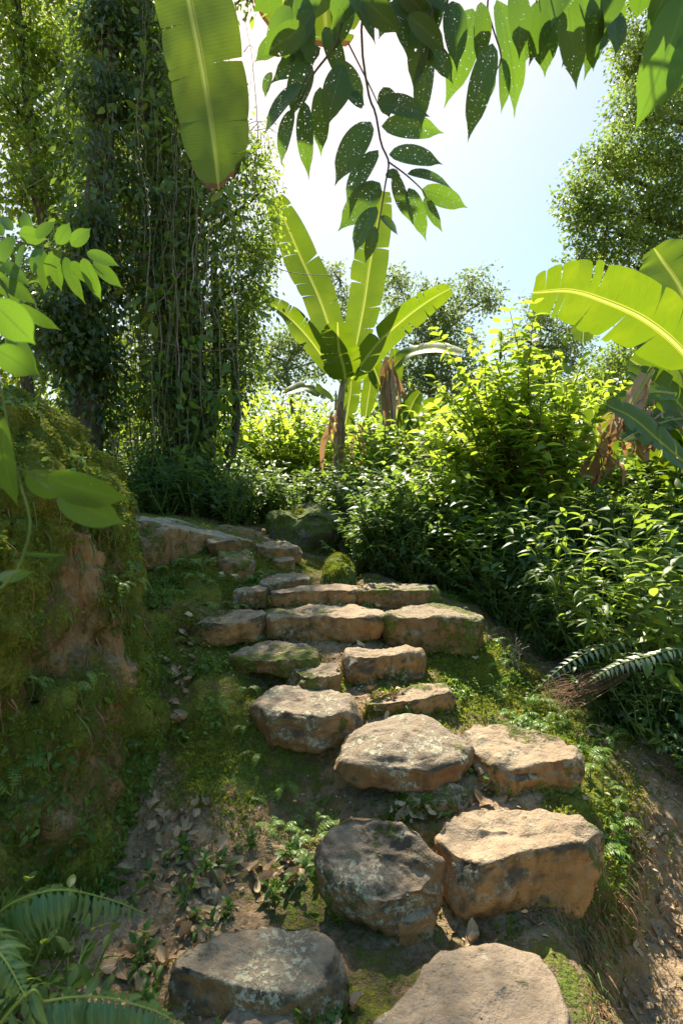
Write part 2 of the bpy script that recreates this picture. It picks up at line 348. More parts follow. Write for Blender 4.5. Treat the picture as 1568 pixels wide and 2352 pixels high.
M = {}
M['rock'] = rock_mat('sandstone')
M['rock_lichen'] = rock_mat('lichened_stone', lichen=1.0, moss=0.35, dark=0.9, top=(0.27,0.21,0.145), face=(0.30,0.17,0.07))
M['rock_mossy'] = rock_mat('mossy_stone', moss=0.62, lichen=0.5, face=(0.28,0.17,0.07), top=(0.30,0.23,0.15))
M['rock_slab'] = rock_mat('grey_slab', face=(0.22,0.16,0.10), top=(0.27,0.205,0.14), moss=0.42, lichen=0.35, dark=0.2)
M['boulder_dark'] = rock_mat('grey_mossy_boulder', face=(0.13,0.12,0.085), top=(0.16,0.15,0.11), moss=0.80, lichen=0.3)
M['moss_dome'] = rock_mat('moss_covered_boulder', face=(0.12,0.11,0.07), top=(0.12,0.12,0.06), moss=1.1, lichen=0.0)
M['path'] = rock_mat('path_slab_stone', face=(0.34,0.20,0.08), top=(0.42,0.34,0.24), moss=0.56, lichen=0.6, dark=.1)
M['soil'] = soil_mat('mossy_earth')
M['bark'] = bark_mat('bark', (0.04,0.03,0.02), (0.13,0.10,0.07)); M['bark_pale'] = bark_mat('pale_bark', (0.13,0.11,0.085), (0.34,0.30,0.24))
M['fibre'] = bark_mat('palm_fibre', (0.12,0.06,0.03), (0.34,0.20,0.11), (50,50,50))
M['twig'] = bark_mat('twig', (0.05,0.03,0.02), (0.16,0.10,0.06), (30,30,6))
M['vine'] = bark_mat('dry_vine', (0.14,0.12,0.08), (0.36,0.32,0.25), (40,40,5))
M['stem_green'] = bark_mat('green_stem', (0.07,0.12,0.02), (0.16,0.22,0.05), (30,30,3))
M['pseudostem'] = bark_mat('banana_sheath', (0.13,0.10,0.05), (0.42,0.36,0.20), (22,22,2))
# ------------------------------------------------------------------ ground: one sheet, shaped by measured points
GP = []   # x, y, z, mossiness
def gp(px, py, z, m): p = G(px, py, z); GP.append((*p, m))
def gw(x, y, z, m): GP.append((x, y, z, m))
# foot of the stairs and lower left
for x in (-4,-2,-1,0,1,2,4): gw(x, -1, 0, .4)
for x in (-3,-1.6,-.6,.3): gw(x, .8, 0, .4)
gw(1.2,.6,-.2,.3); gw(2.5,.8,-.2,.3)
gp(150,2250,.02,.35); gp(400,2250,.02,.3); gp(650,2330,.02,.4); gp(300,2080,.05,.25); gp(500,2080,.06,.35); gp(680,2080,.08,.6); gp(820,2330,.02,.6)
gp(100,2060,.08,.5); gp(350,1960,.12,.2); gp(480,1950,.14,.3); gp(620,1960,.12,.45); gp(700,1980,.12,.45)
gp(330,1850,.22,.3); gp(430,1850,.24,.3); gp(520,1860,.22,.45); gp(590,1900,.16,.3)
gp(400,1740,.34,.35); gp(480,1760,.33,.75); gp(540,1790,.30,.7); gp(380,1620,.50,.45); gp(460,1640,.50,.75); gp(540,1660,.47,.6)
gp(430,1520,.66,.8); gp(500,1530,.66,.7); gp(400,1440,.80,.6); gp(480,1395,.88,.5); gp(420,1400,.9,.6)
# under and between the steps
gp(620,1760,.30,.7); gp(640,1850,.18,.6); gp(700,1900,.14,.2); gp(760,2140,.03,.5); gp(900,2180,.03,.6); gp(1000,2120,.05,.3); gp(860,1860,.28,.5)
gp(980,1850,.30,.4); gp(1060,1850,.28,.2); gp(1200,2110,.05,.3); gp(1150,1850,.28,.2); gp(840,1630,.50,.2); gp(1050,1640,.44,.5); gp(800,1600,.52,.2)
gp(700,1575,.56,.6); gp(600,1560,.58,.6); gp(900,1565,.57,.5); gp(1000,1560,.56,.5); gp(780,1480,.70,.3); gp(900,1475,.70,.4); gp(600,1470,.72,.4)
gw(0,3.9,.80,.3); gw(.5,4.1,.84,.3); gw(-.4,4.0,.86,.35); gw(-1.0,4.1,.95,.8); gw(-.8,4.2,.9,.65); gw(0,4.6,.95,.4); gw(.3,4.8,.98,.5); gw(0,5.2,1.0,.5); gw(-.6,5.0,1.1,.7); gw(-.3,5.5,1.08,.5)
gw(.9,4.3,.86,.6); gw(.8,4.9,.92,.5)
# right flank of the mound
gp(1120,1500,.64,.7); gp(1160,1560,.52,.8); gp(1080,1590,.50,.6); gp(1150,1640,.42,.6); gp(1260,1650,.36,.75); gp(1350,1720,.28,.75)
gp(1200,1520,.58,.6); gp(1250,1560,.46,.4); gp(1330,1600,.40,.4); gp(1400,1650,.33,.5); gp(1450,1750,.24,.45); gp(1390,1820,.22,.8); gp(1420,1900,.16,.7)
gp(1385,2070,.05,.5); gp(1345,2110,.03,.5); gp(1330,2200,.02,.5); gp(1345,2300,.02,.5); gp(1350,2450,.0,.5); gp(1400,2000,.10,.7); gp(1440,2010,.0,.5); gp(1460,2100,-.14,.2); gp(1400,2260,-.22,.25); gp(1470,2180,-.22,.15); gp(1540,2100,-.16,.1); gp(1560,2250,-.22,.3); gp(1400,2352,-.22,.3); gp(1500,1900,.06,.2); gp(1568,1850,.12,.15); gp(1520,2000,-.06,.1); gw(1.3,1.3,-.22,.3); gw(1.9,1.6,-.2,.2); gw(1.05,1.1,-.2,.3)
gw(1.8,2.2,-.1,.2); gw(2.2,2.8,.15,.2); gw(2.1,3.4,.3,.4); gw(1.25,3.85,.5,.3); gw(1.7,4.3,.55,.3); gw(2.4,4.2,.6,.3); gw(1.3,4.6,.72,.3); gw(3,3,.4,.4)
gw(2.2,5.2,.85,.4); gw(1.3,5.6,1.0,.4); gw(3.6,4.5,.9,.4); gw(3,6.3,1.2,.4); gw(1.5,7,1.4,.4); gw(.4,6.5,1.2,.4); gw(-.2,6.2,1.1,.4); gw(5,3,.8,.4); gw(6,7,1.7,.4); gw(3,8,1.6,.4)
# left shoulder, behind the boulder
gw(-1.1,4.4,1.12,.7); gw(-1.0,4.9,1.25,.7); gw(-1.4,5.3,1.42,.4); gw(-.9,5.6,1.36,.4); gw(-1.2,3.7,.9,.9); gw(-2.2,5.4,1.5,.5); gw(-3,4.8,1.5,.5); gw(-2.5,2.7,.6,.5); gw(-4,2.5,1.2,.5); gw(-3,1.2,.4,.5); gw(-1.45,4.0,1.0,.6)
gw(0,7.6,1.5,.4); gw(-1.5,7,1.5,.4); gw(-4,7,1.6,.5); gw(-6,4,1.6,.5)
for x in (-14,-8,-3,2,7,14): gw(x, 11, 1.75, .4); gw(x*1.6, 18, 2.1, .4)
for x in (-60,-20,10,50): gw(x, 40, 2.6, .4); gw(x*2, 120, 4.0, .4)
for x in (-10,10): gw(x, -1, .4*(abs(x)>1), .4); gw(x, -8, 0, .4)
gw(0,-8,0,.4); gw(-150,0,2,.4); gw(150,0,2,.4); gw(0,-100,0,.4)
GP = np.array(GP)
def _ker(A, B): return np.sqrt(((A[:,None]-B[None])**2).sum(-1)+0.01)
_K = _ker(GP[:,:2], GP[:,:2]); _n = len(GP)
_A = np.zeros((_n+3,_n+3)); _A[:_n,:_n] = _K - 0.03*np.eye(_n); _P = np.c_[np.ones(_n), GP[:,:2]]; _A[:_n,_n:] = _P; _A[_n:,:_n] = _P.T
_S = np.linalg.solve(_A, np.r_[GP[:,2:4], np.zeros((3,2))])
def ground_raw(x, y):
    Q = np.c_[np.ravel(x), np.ravel(y)].astype(float); out = np.zeros((len(Q),2))
    for i in range(0, len(Q), 20000):
        q = Q[i:i+20000]; out[i:i+20000] = _ker(q, GP[:,:2])@_S[:_n] + np.c_[np.ones(len(q)), q]@_S[_n:]
    return out
def H(x, y):
    x = np.atleast_1d(x); y = np.atleast_1d(y)
    z = ground_raw(x, y)[:,0]; P = np.c_[x, y, z*0.3]
    return z + 0.030*fbm(P*3.1, 3, 4, .55) + 0.010*fbm(P*17, 9, 3, .6)
def h1(x, y): return float(H(x, y)[0])
def axis(lo, hi, st, far, g=1.12):
    a = list(np.arange(lo, hi, st)); s = st; v = hi
    while v < far: a.append(v); s *= g; v += s
    s = st; v = lo-st; b = []
    while v > -far: b.append(v); s *= g; v -= s
    return np.array(b[::-1]+a)
def build_ground():
    xs = axis(-2.2, 2.8, 0.022, 200); ys = axis(1.2, 5.8, 0.022, 200)
    X, Y = np.meshgrid(xs, ys); z = H(X.ravel(), Y.ravel()); Z = z.reshape(X.shape)
    rw = ground_raw(X.ravel(), Y.ravel())[:,1]
    gx, gy = np.gradient(Z, xs, axis=1), np.gradient(Z, ys, axis=0)
    N = norm(np.stack([-gx, -gy, np.ones_like(Z)], -1)).reshape(-1,3); P = np.stack([X.ravel(), Y.ravel(), z], -1)
    steep = smooth(0.9, 0.45, N[:,2]); near = smooth(9, 6, np.hypot(P[:,0], P[:,1]))
    P = P + N*(near*steep*(0.026*fbm(P*np.array([16,16,3]), 21, 3, .6)))[:,None] + N*(near*0.008*fbm(P*30, 33, 2))[:,None]
    nx, ny = len(xs), len(ys); i = np.arange(ny-1)[:,None]*nx; j = np.arange(nx-1)[None]
    Fq = np.stack([i+j, i+j+1, i+nx+j+1, i+nx+j], -1).reshape(-1,4)
    mb = MB(); mb.add(P, [Fq], P[:,:2]*0.1, np.clip(rw,0,1)); o = mb.build('ground', M['soil']); tag(o, kind='structure')
    return P, N, np.clip(rw,0,1)
GV, GN, GM = build_ground()

# ------------------------------------------------------------------ stones
def resample(poly, n, rounds=2):
    P = np.asarray(poly, float)
    for _ in range(rounds):
        Q = np.roll(P, -1, 0); P = np.stack([0.75*P+0.25*Q, 0.25*P+0.75*Q], 1).reshape(-1, P.shape[1])
    Pc = np.vstack([P, P[:1]]); L_ = np.r_[0, np.cumsum(np.linalg.norm(np.diff(Pc[:,:3], axis=0), axis=1))]
    t = np.linspace(0, L_[-1], n, endpoint=False)
    return np.stack([np.interp(t, L_, Pc[:,k]) for k in range(P.shape[1])], -1)
def vnormals(P, m, n):
    A = P.reshape(m, n, 3); du = np.roll(A,-1,1)-np.roll(A,1,1); dv = np.gradient(A, axis=0)
    return norm(np.cross(du, dv)).reshape(-1,3)
def ring_mesh(name, rings, mat, amp=0.02, sc=5, seed=1, parent=None, streak=0.0, rnd=None):
    m = len(rings); n = len(rings[0]); P = np.concatenate(rings); Nn = vnormals(P, m, n)
    zc = P[:,2].mean()
    d = amp*fbm(P*sc, seed, 4, .5) + amp*0.3*fbm(P*sc*5, seed+9, 3, .6)
    rdg = 1-np.abs(vnoise(P*sc*0.8, seed+31)); d = d - amp*0.35*smooth(0.90,1.0,rdg)*smooth(0,.5,vnoise(P*2,seed+3))
    if streak: d = d + streak*fbm(P*np.array([13,13,2.0]), seed+5, 4, .6)
    P = P + Nn*d[:,None]
    i = np.arange(m-1)[:,None]*n; j = np.arange(n)[None]
    Fq = np.stack([i+j, i+(j+1)%n, i+n+(j+1)%n, i+n+j], -1).reshape(-1,4)
    mb = MB(); mb.add(P, [Fq], None, 0.5 if rnd is None else rnd(P)); o = mb.build(name, mat, parent); return o, P, Nn
STONES = []
def stone(label, top, pybot, mat='rock', seed=1, name='step_stone', amp=0.022, inset=0.80, round_=0.16, under=0.0, dome=0.0, cat='stone', zbot=None, n=110, chips=None, group='stones of the rough stairway'):
    """top: outline of the upper face; its front edge sits pybot-... above the underside"""
    T = np.array([(W(p[0], p[1], p[2]) if len(p) == 4 else G(*p)) for p in top]); T[:,:2] = T[:,:2].mean(0)+(T[:,:2]-T[:,:2].mean(0))*1.07
    if zbot is not None and cat == 'stone' and seed > 15: zbot -= 0.035; inset = max(inset, .9)
    c2 = T[:,:2].mean(0); front = T[np.argmin(T[:,1])]
    if zbot is None: zbot = EYE-(pybot-1176)/F*front[1]
    ring0 = resample(T, n); ctr = ring0.mean(0)
    if np.cross(ring0[1,:2]-ctr[:2], ring0[n//4,:2]-ctr[:2]) < 0: ring0 = ring0[::-1]
    r = R(seed); a = np.linspace(0, 2*np.pi, n, endpoint=False)
    wob = 1+0.03*np.sin(a*3+r.uniform(0,6))+0.02*np.sin(a*5+r.uniform(0,6))
    def ring(s, zf):    # s inset, zf 0 bottom .. 1 top edge
        q = ctr+(ring0-ctr)*s; q = q.copy(); q[:,2] = zbot+(ring0[:,2]-zbot)*zf + (0 if s > 0.9 else 0); return q
    th = max(0.05, ctr[2]-zbot); e = min(round_, 0.45)
    rings = [ring(0.02,0), ring(inset*0.55,0.0), ring(inset*0.85,0.0)]
    for k in np.linspace(0,1,6): rings.append(ring(inset+(1.0-inset)*math.sin(k*math.pi/2)**0.9, 0.02+(1-e-0.02)*k*0.92))
    for k in np.linspace(0.15,1,6): rings.append(ring(1-0.10*(1-math.cos(k*math.pi/2))*(e/0.16)**0.5, 1-e+e*math.sin(k*math.pi/2)) if True else None)
    for k in (0.8,0.68,0.55,0.42,0.3,0.18,0.08,0.01):
        q = ctr+(ring0-ctr)*k; q[:,2] = ring0[:,2]*min(1,k*1.15)+ctr[2]*(1-min(1,k*1.15)) + dome*(1-k*k) + 0.0; rings.append(q)
    rings[3:9] = [q*np.array([1,1,1]) for q in rings[3:9]]
    rings = [ctr+(q-ctr)*np.c_[wob,wob,np.ones(n)] for q in rings]
    # densify along the profile
    A = np.array(rings); t = np.linspace(0, len(A)-1, 46); i0 = np.minimum(t.astype(int), len(A)-2); u = (t-i0)[:,None,None]; A = A[i0]*(1-u)+A[i0+1]*u
    for _ in range(2): A[1:-1] = 0.25*A[:-2]+0.5*A[1:-1]+0.25*A[2:]
    # chip flat facets off the block
    Q = A.reshape(-1,3); cc = Q.mean(0)
    for i in range(13 if chips is None else chips):
        nv = norm(np.append(r.normal(0,1,2), r.uniform(-.5,.8))); sup = ((Q-cc)@nv); h = sup.max()*r.uniform(.84,.97); ex = np.maximum(0, sup-h); Q = Q-nv*(ex*.85)[:,None]
    A = Q.reshape(A.shape)
    o, P, Nn = ring_mesh(name, list(A), M[mat], amp, 4.5, seed)
    tag(o, label, cat, group); STONES.append((P, Nn, mat)); return o

z = .14; stone('large flat worn slab lying lowest at the right of the stair foot, half in sunlight', [(1000,2185,z),(1040,2160,z),(1110,2152,z),(1180,2160,z),(1250,2190,z),(1285,2250,z),(1325,2300,z),(1350,2400,z),(1330,2500,z-.01),(1050,2560,z-.02),(850,2480,z-.02),(850,2352,z-.01),(935,2290,z)], 0, 'rock_slab', 11, zbot=-.08, amp=.015, name='step_slab')
z = .15; stone('broad grey stone crusted with pale lichen, left of the lowest slab', [(412,2195,z-.02),(460,2150,z),(560,2122,z),(660,2122,z),(745,2140,z),(782,2180,z),(784,2235,z-.02),(740,2262,z-.03),(650,2282,z-.03),(560,2275,z-.02),(480,2245,z-.02),(420,2228,z-.02)], 0, 'rock_lichen', 12, zbot=-.12, inset=.92, amp=.018)
z = .07; stone('small grey stone poking into the bottom edge of the view', [(490,2355,z-.02),(545,2300,z),(600,2280,z),(655,2300,z),(700,2352,z-.01),(690,2440,z-.01),(540,2460,z-.02)], 0, 'rock_slab', 13, zbot=-.1)
stone('sloping boulder step crusted with lichen, second step on the left side', [(733,1890,.33),(765,1868,.36),(850,1872,.36),(930,1890,.35),(985,1905,.34),(1008,1960,.29),(1016,2010,.24),(990,2035,.22),(900,2070,.20),(830,2060,.20),(760,2010,.22),(735,1950,.27)], 0, 'rock_lichen', 14, zbot=.06, inset=.78, round_=.3, amp=.025)
z = .33; stone('biggest block of the stairs with a tall orange front face, lower right', [(997,1915,z-.03),(1010,1885,z),(1065,1862,z),(1180,1855,z),(1290,1866,z),(1372,1900,z),(1384,1930,z-.02),(1290,1940,z-.01),(1200,1950,z-.01),(1130,1985,z-.03),(1060,1985,z-.05),(1010,1950,z-.06)], 0, 'rock', 15, zbot=.03, inset=.9, amp=.025, round_=.14)
z = .52; stone('rounded wide boulder with a humped sunlit top in the middle of the stairs', [(762,1712,z-.06),(800,1680,z-.02),(860,1645,z),(930,1636,z),(1010,1655,z),(1070,1685,z-.03),(1086,1712,z-.05),(1050,1738,z-.05),(980,1752,z-.04),(880,1750,z-.05),(800,1745,z-.06),(765,1732,z-.07)], 0, 'rock_lichen', 16, zbot=.375, inset=.86, dome=.035, round_=.35)
stone('angular pinkish stone step right of the humped boulder', [(1066,1672,.48),(1090,1655,.49),(1170,1672,.485),(1290,1690,.48),(1330,1716,.465),(1332,1745,.45),(1250,1750,.44),(1200,1765,.42),(1150,1795,.385),(1105,1760,.41),(1072,1705,.45)], 0, 'rock', 17, zbot=.24, inset=.88, round_=.22)
z = .60; stone('lichen speckled block with a yellow mossy corner, upper left of the humped boulder', [(576,1606,z-.03),(600,1580,z),(680,1574,z),(760,1580,z),(822,1606,z-.01),(830,1632,z-.03),(780,1645,z-.03),(700,1640,z-.03),(640,1635,z-.03),(585,1625,z-.04)], 0, 'rock_lichen', 18, zbot=.415, inset=.84, round_=.28)
z = .57; stone('low tan curved stone above the angular pinkish step', [(830,1606,z-.02),(870,1592,z),(940,1580,z),(1020,1564,z),(1036,1580,z),(1032,1592,z-.01),(950,1608,z-.01),(880,1614,z-.02),(835,1618,z-.03)], 0, 'rock', 19, zbot=.46, round_=.25)
z = .69; stone('small pale notched stone below the mossy ledge', [(652,1522,z-.02),(700,1514,z-.01),(745,1524,z-.02),(780,1518,z),(792,1535,z-.01),(770,1548,z-.02),(720,1556,z-.02),(660,1546,z-.03)], 0, 'rock_mossy', 20, zbot=.57, amp=.02)
z = .73; stone('loaf shaped orange block standing alone right of the mossy ledge', [(790,1500,z-.02),(800,1488,z),(880,1483,z),(955,1480,z),(964,1492,z-.01),(956,1500,z-.01),(880,1505,z-.01),(800,1512,z-.02)], 0, 'rock', 21, chips=3, zbot=.585, inset=.95, round_=.25)
z = .74; stone('thin ledge stone with moss on its left end', [(516,1502,z-.03),(560,1480,z),(640,1474,z),(720,1478,z),(752,1499,z-.02),(740,1508,z-.02),(650,1514,z-.02),(560,1514,z-.03),(520,1510,z-.04)], 0, 'rock_mossy', 22, zbot=.65)
z = .885; stone('orange wedge stone at the left end of the long stepped row', [(440,1414,z-.01),(500,1403,z),(600,1400,z),(614,1408,z-.01),(600,1420,z-.02),(530,1432,z-.02),(448,1428,z-.02)], 0, 'rock', 23, zbot=.74, inset=.86, round_=.22)
z = .885; stone('long straight block in the middle of the long stepped row', [(612,1407,z-.01),(650,1396,z),(760,1390,z),(850,1391,z),(882,1404,z),(884,1419,z-.01),(800,1416,z-.01),(700,1413,z-.01),(616,1422,z-.02)], 0, 'rock', 24, chips=3, zbot=.745, inset=.96, round_=.16)
z = .90; stone('thick greenish block at the right end of the long stepped row', [(884,1408,z-.01),(900,1394,z),(960,1387,z),(1020,1386,z),(1095,1400,z-.01),(1108,1414,z-.02),(1080,1421,z-.02),(980,1415,z-.01),(900,1415,z-.01)], 0, 'rock_mossy', 25, chips=3, zbot=.67, inset=.96, round_=.16)
z = 1.0; stone('short grey lichened block at the left end of the upper row', [(532,1351,z-.01),(560,1345,z),(608,1346,z),(616,1354,z-.01),(600,1360,z-.02),(536,1360,z-.02)], 0, 'rock_lichen', 26, zbot=.89, inset=.94, amp=.012)
stone('long tan block in the middle of the upper row, its right end chipped', [(616,1352,.99),(700,1345,1.0),(790,1340,1.01),(814,1345,1.0),(820,1357,.985),(740,1355,.985),(630,1360,.98)], 0, 'rock', 27, chips=3, zbot=.89, inset=.96, amp=.012)
stone('dark weathered block at the right end of the upper row', [(823,1350,1.0),(840,1338,1.02),(900,1337,1.02),(1000,1343,1.01),(1008,1350,1.0),(990,1356,.99),(900,1354,1.0),(828,1356,.99)], 0, 'rock_mossy', 28, chips=3, zbot=.89, inset=.96, amp=.012)
stone('low lichened stone just behind the upper row', [(592,1328,1.03),(630,1315,1.045),(690,1313,1.05),(715,1325,1.04),(690,1334,1.03),(606,1336,1.02)], 0, 'rock_lichen', 29, zbot=.94, amp=.01)
stone('small cube shaped stone on the narrow upper flight', [(619,1287,4.85,0),(630,1279,5.1,0),(668,1278,5.1,0),(682,1286,4.9,0),(655,1289,4.8,0)], 0, 'rock', 30, zbot=1.03, amp=.01)
stone('tan capping stone at the head of the stairs', [(576,1250,5.1,0),(600,1240,5.6,0),(660,1242,5.6,0),(694,1254,5.2,0),(680,1262,5.0,0),(600,1260,5.0,0)], 0, 'rock', 31, zbot=1.12, amp=.015)
stone('squat grey block left of the narrow upper flight', [(500,1262,4.6,0),(530,1255,4.9,0),(575,1262,4.9,0),(592,1290,4.6,0),(560,1290,4.45,0),(505,1280,4.4,0)], 0, 'rock_mossy', 32, zbot=.92, inset=.95, amp=.015)
stone('mossy stone under the path edge above the squat grey block', [(470,1236,4.7,0),(500,1230,5.0,0),(545,1232,5.0,0),(558,1240,4.8,0),(520,1245,4.6,0),(475,1246,4.6,0)], 0, 'rock_mossy', 33, zbot=1.2, amp=.012)
stone('long rising slab that carries the upper path, orange and moss green on its side', [(318,1190,4.5,0),(330,1184,4.9,0),(400,1192,5.3,0),(470,1212,5.6,0),(600,1240,5.7,0),(610,1246,5.3,0),(540,1236,5.0,0),(470,1224,4.7,0),(400,1208,4.4,0),(335,1200,4.2,0)], 0, 'path', 34, zbot=1.12, inset=.86, amp=.018, n=160, name='path_slab', round_=.12)
stone('grey angular boulder with a green mossy flank behind the head of the stairs', [(600,1180,6.0,0),(640,1163,6.4,0),(735,1158,6.5,0),(772,1178,6.4,0),(780,1205,6.0,0),(735,1172,5.8,0),(650,1182,5.7,0)], 0, 'boulder_dark', 35, zbot=1.0, inset=1.06, amp=.05, name='boulder', cat='boulder', round_=.45)
stone('low domed boulder wholly covered in moss right of the narrow flight', [(735,1300,4.6,0),(755,1276,5.1,0),(795,1272,5.1,0),(816,1300,4.8,0),(812,1312,4.5,0),(760,1316,4.45,0)], 0, 'moss_dome', 36, zbot=.84, inset=1.06, dome=.05, amp=.02, name='boulder', cat='boulder', round_=.45)
stone('small brown stone wedged under the humped boulder', [(900,1822,.345),(935,1805,.355),(1010,1800,.355),(1085,1806,.345),(1070,1836,.32),(1000,1850,.31),(910,1846,.31)], 0, 'rock', 37, zbot=.17, inset=.95, amp=.012)
stone('small tan stone half buried below the lichened sloping step', [(880,2070,.14),(930,2050,.15),(990,2060,.14),(1000,2090,.13),(950,2120,.12),(895,2110,.12)], 0, 'rock', 38, zbot=-.02, inset=.95, amp=.012)

# ------------------------------------------------------------------ the huge boulder on the left
def left_boulder():
    base = np.array([(-2.0,1.25),(-1.45,1.75),(-1.20,2.15),(-1.05,2.5),(-1.0,2.85),(-1.1,3.25),(-1.35,3.7),(-2.2,4.2),(-3.4,3.9),(-3.9,2.7),(-3.2,1.4)])
    c = np.array((-2.45,2.75)); L_ = []
    for zz, s, sh in ((-.2,1.26,0),(.1,1.19,0),(.35,1.12,0),(.6,1.06,0),(.9,1.01,0),(1.15,.995,0),(1.32,.985,0),(1.46,.965,0),(1.58,.925,0),(1.72,.855,0),(1.86,.78,0),(1.98,.69,0),(2.06,.58,0),(2.11,.46,0),(2.14,.3,0),(2.16,.15,0),(2.17,.01,0)):
        q = resample(c+(base-c)*s, 420, 3); L_.append(np.c_[q, np.full(420, zz)])
    if np.cross(L_[3][1,:2]-c, L_[3][100,:2]-c) < 0: L_ = [q[::-1] for q in L_]
    A = np.array(L_); t = np.linspace(0, len(A)-1, 170); i0 = np.minimum(t.astype(int), len(A)-2); u = (t-i0)[:,None,None]; A = A[i0]*(1-u)+A[i0+1]*u
    for _ in range(5): A[1:-1] = 0.25*A[:-2]+0.5*A[1:-1]+0.25*A[2:]
    # broad hollows and bulges
    P = A.reshape(-1,3); Nn = vnormals(P, 170, 420); P = P + Nn*(0.11*fbm(P*1.6, 77, 3, .5)+0.05*fbm(P*np.array([5,5,4]), 78, 3, .55)-0.06*smooth(.55,.9,1-np.abs(vnoise(P*np.array([2.6,2.6,1.1]),79)))*smooth(0,.4,vnoise(P*1.3,80)))[:,None]; A = P.reshape(170,420,3)
    def ms(P):
        v = 0.86+0.7*fbm(P*2.0, 50, 3, .5)*0.5 + 0.35*smooth(1.3,1.7,P[:,2])
        # bare orange scars
        for (q, r) in ((W(90,1420,2.45),.2),(W(150,1200,2.5),.07),(W(60,1500,2.4),.18),(W(260,1650,2.45),.2),(W(190,1330,2.5),.12),(W(200,1900,2.3),.14),(W(300,1500,2.6),.10),(W(130,1700,2.3),.12),(W(280,1780,2.4),.13),(W(240,1250,2.6),.09),(W(30,1330,2.4),.12)):
            v = v - 0.72*np.exp(-((P-q)**2).sum(-1)/r**2)
        return np.clip(v, 0, 1)
    o, P, Nn = ring_mesh('boulder', list(A), M['soil'], 0.03, 5, 99, None, 0.04, ms)
    tag(o, 'huge boulder draped in stringy moss and orange earth, filling the left side', 'boulder')
    return P, Nn, ms(P), o
BV, BN, BM, BO = left_boulder()
# ------------------------------------------------------------------ leaf materials
M['banana'] = leaf_mat('banana_leaf', (0.05,0.11,0.012), (0.09,0.17,0.02), (0.18,0.28,0.008), gloss=0.42, tw=0.55, vein=0.0, ribs=0.45)
M['banana_near'] = leaf_mat('banana_leaf_underside', (0.075,0.135,0.008), (0.10,0.165,0.012), (0.26,0.38,0.008), gloss=0.5, tw=0.5, vein=0.0, ribs=0.5, brown_tip=0.035)
M['dead_banana'] = leaf_mat('dead_banana_leaf', (0.18,0.11,0.06), (0.55,0.42,0.28), (0.62,0.34,0.14), gloss=0.7, tw=0.35, vein=0.0, spec=0.2)
M['holey'] = leaf_mat('insect_holed_leaf', (0.055,0.10,0.028), (0.095,0.165,0.035), (0.16,0.30,0.02), gloss=0.45, tw=0.5, vein=0.35, holes=1.0)
M['near_leaf'] = leaf_mat('fresh_near_leaf', (0.05,0.11,0.015), (0.09,0.19,0.02), (0.17,0.32,0.02), gloss=0.45, tw=0.5, vein=0.6, spots=0.6)
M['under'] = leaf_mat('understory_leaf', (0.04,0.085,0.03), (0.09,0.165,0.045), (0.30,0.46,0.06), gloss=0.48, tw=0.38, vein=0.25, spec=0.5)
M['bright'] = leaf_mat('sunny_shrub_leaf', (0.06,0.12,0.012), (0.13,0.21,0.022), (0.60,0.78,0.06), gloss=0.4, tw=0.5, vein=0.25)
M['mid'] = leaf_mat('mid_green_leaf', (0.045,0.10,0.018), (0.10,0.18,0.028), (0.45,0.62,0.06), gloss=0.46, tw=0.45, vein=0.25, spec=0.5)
M['tree_back'] = leaf_mat('backlit_tree_leaf', (0.035,0.075,0.010), (0.09,0.15,0.018), (0.46,0.62,0.05), gloss=0.4, tw=0.5, vein=0.0)
M['tree_dark'] = leaf_mat('creeper_leaf', (0.030,0.060,0.016), (0.085,0.14,0.026), (0.30,0.46,0.05), gloss=0.35, tw=0.35, vein=0.15, spec=0.6)
M['tree_right'] = leaf_mat('olive_tree_leaf', (0.05,0.09,0.014), (0.14,0.20,0.030), (0.44,0.62,0.08), gloss=0.36, tw=0.4, vein=0.0, spec=0.6)
M['tree_far'] = leaf_mat('far_tree_leaf', (0.07,0.11,0.04), (0.16,0.22,0.07), (0.42,0.56,0.14), gloss=0.5, tw=0.4, vein=0.0)
M['moss'] = leaf_mat('moss_tuft', (0.08,0.11,0.012), (0.24,0.29,0.03), (0.42,0.48,0.05), gloss=0.8, tw=0.4, vein=0.0, spec=0.15)
M['fern'] = leaf_mat('fern', (0.06,0.13,0.02), (0.16,0.28,0.045), (0.34,0.52,0.06), gloss=0.42, tw=0.4, vein=0.2)
M['fern_lit'] = leaf_mat('sunlit_fern', (0.10,0.15,0.08), (0.21,0.26,0.16), (0.30,0.36,0.16), gloss=0.35, tw=0.3, vein=0.2, spec=0.6)  # sunlight on the fronds is painted in as a pale grey base
M['litter'] = leaf_mat('dead_leaf', (0.17,0.085,0.035), (0.60,0.43,0.25), (0.30,0.14,0.06), gloss=0.7, tw=0.15, vein=0.3, spec=0.25)
M['fallen'] = leaf_mat('yellow_green_fallen_leaf', (0.20,0.24,0.04), (0.30,0.34,0.06), (0.40,0.44,0.06), gloss=0.6, tw=0.3, vein=0.3)
M['straw'] = bark_mat('straw', (0.18,0.10,0.05), (0.42,0.28,0.16), (50,50,50))

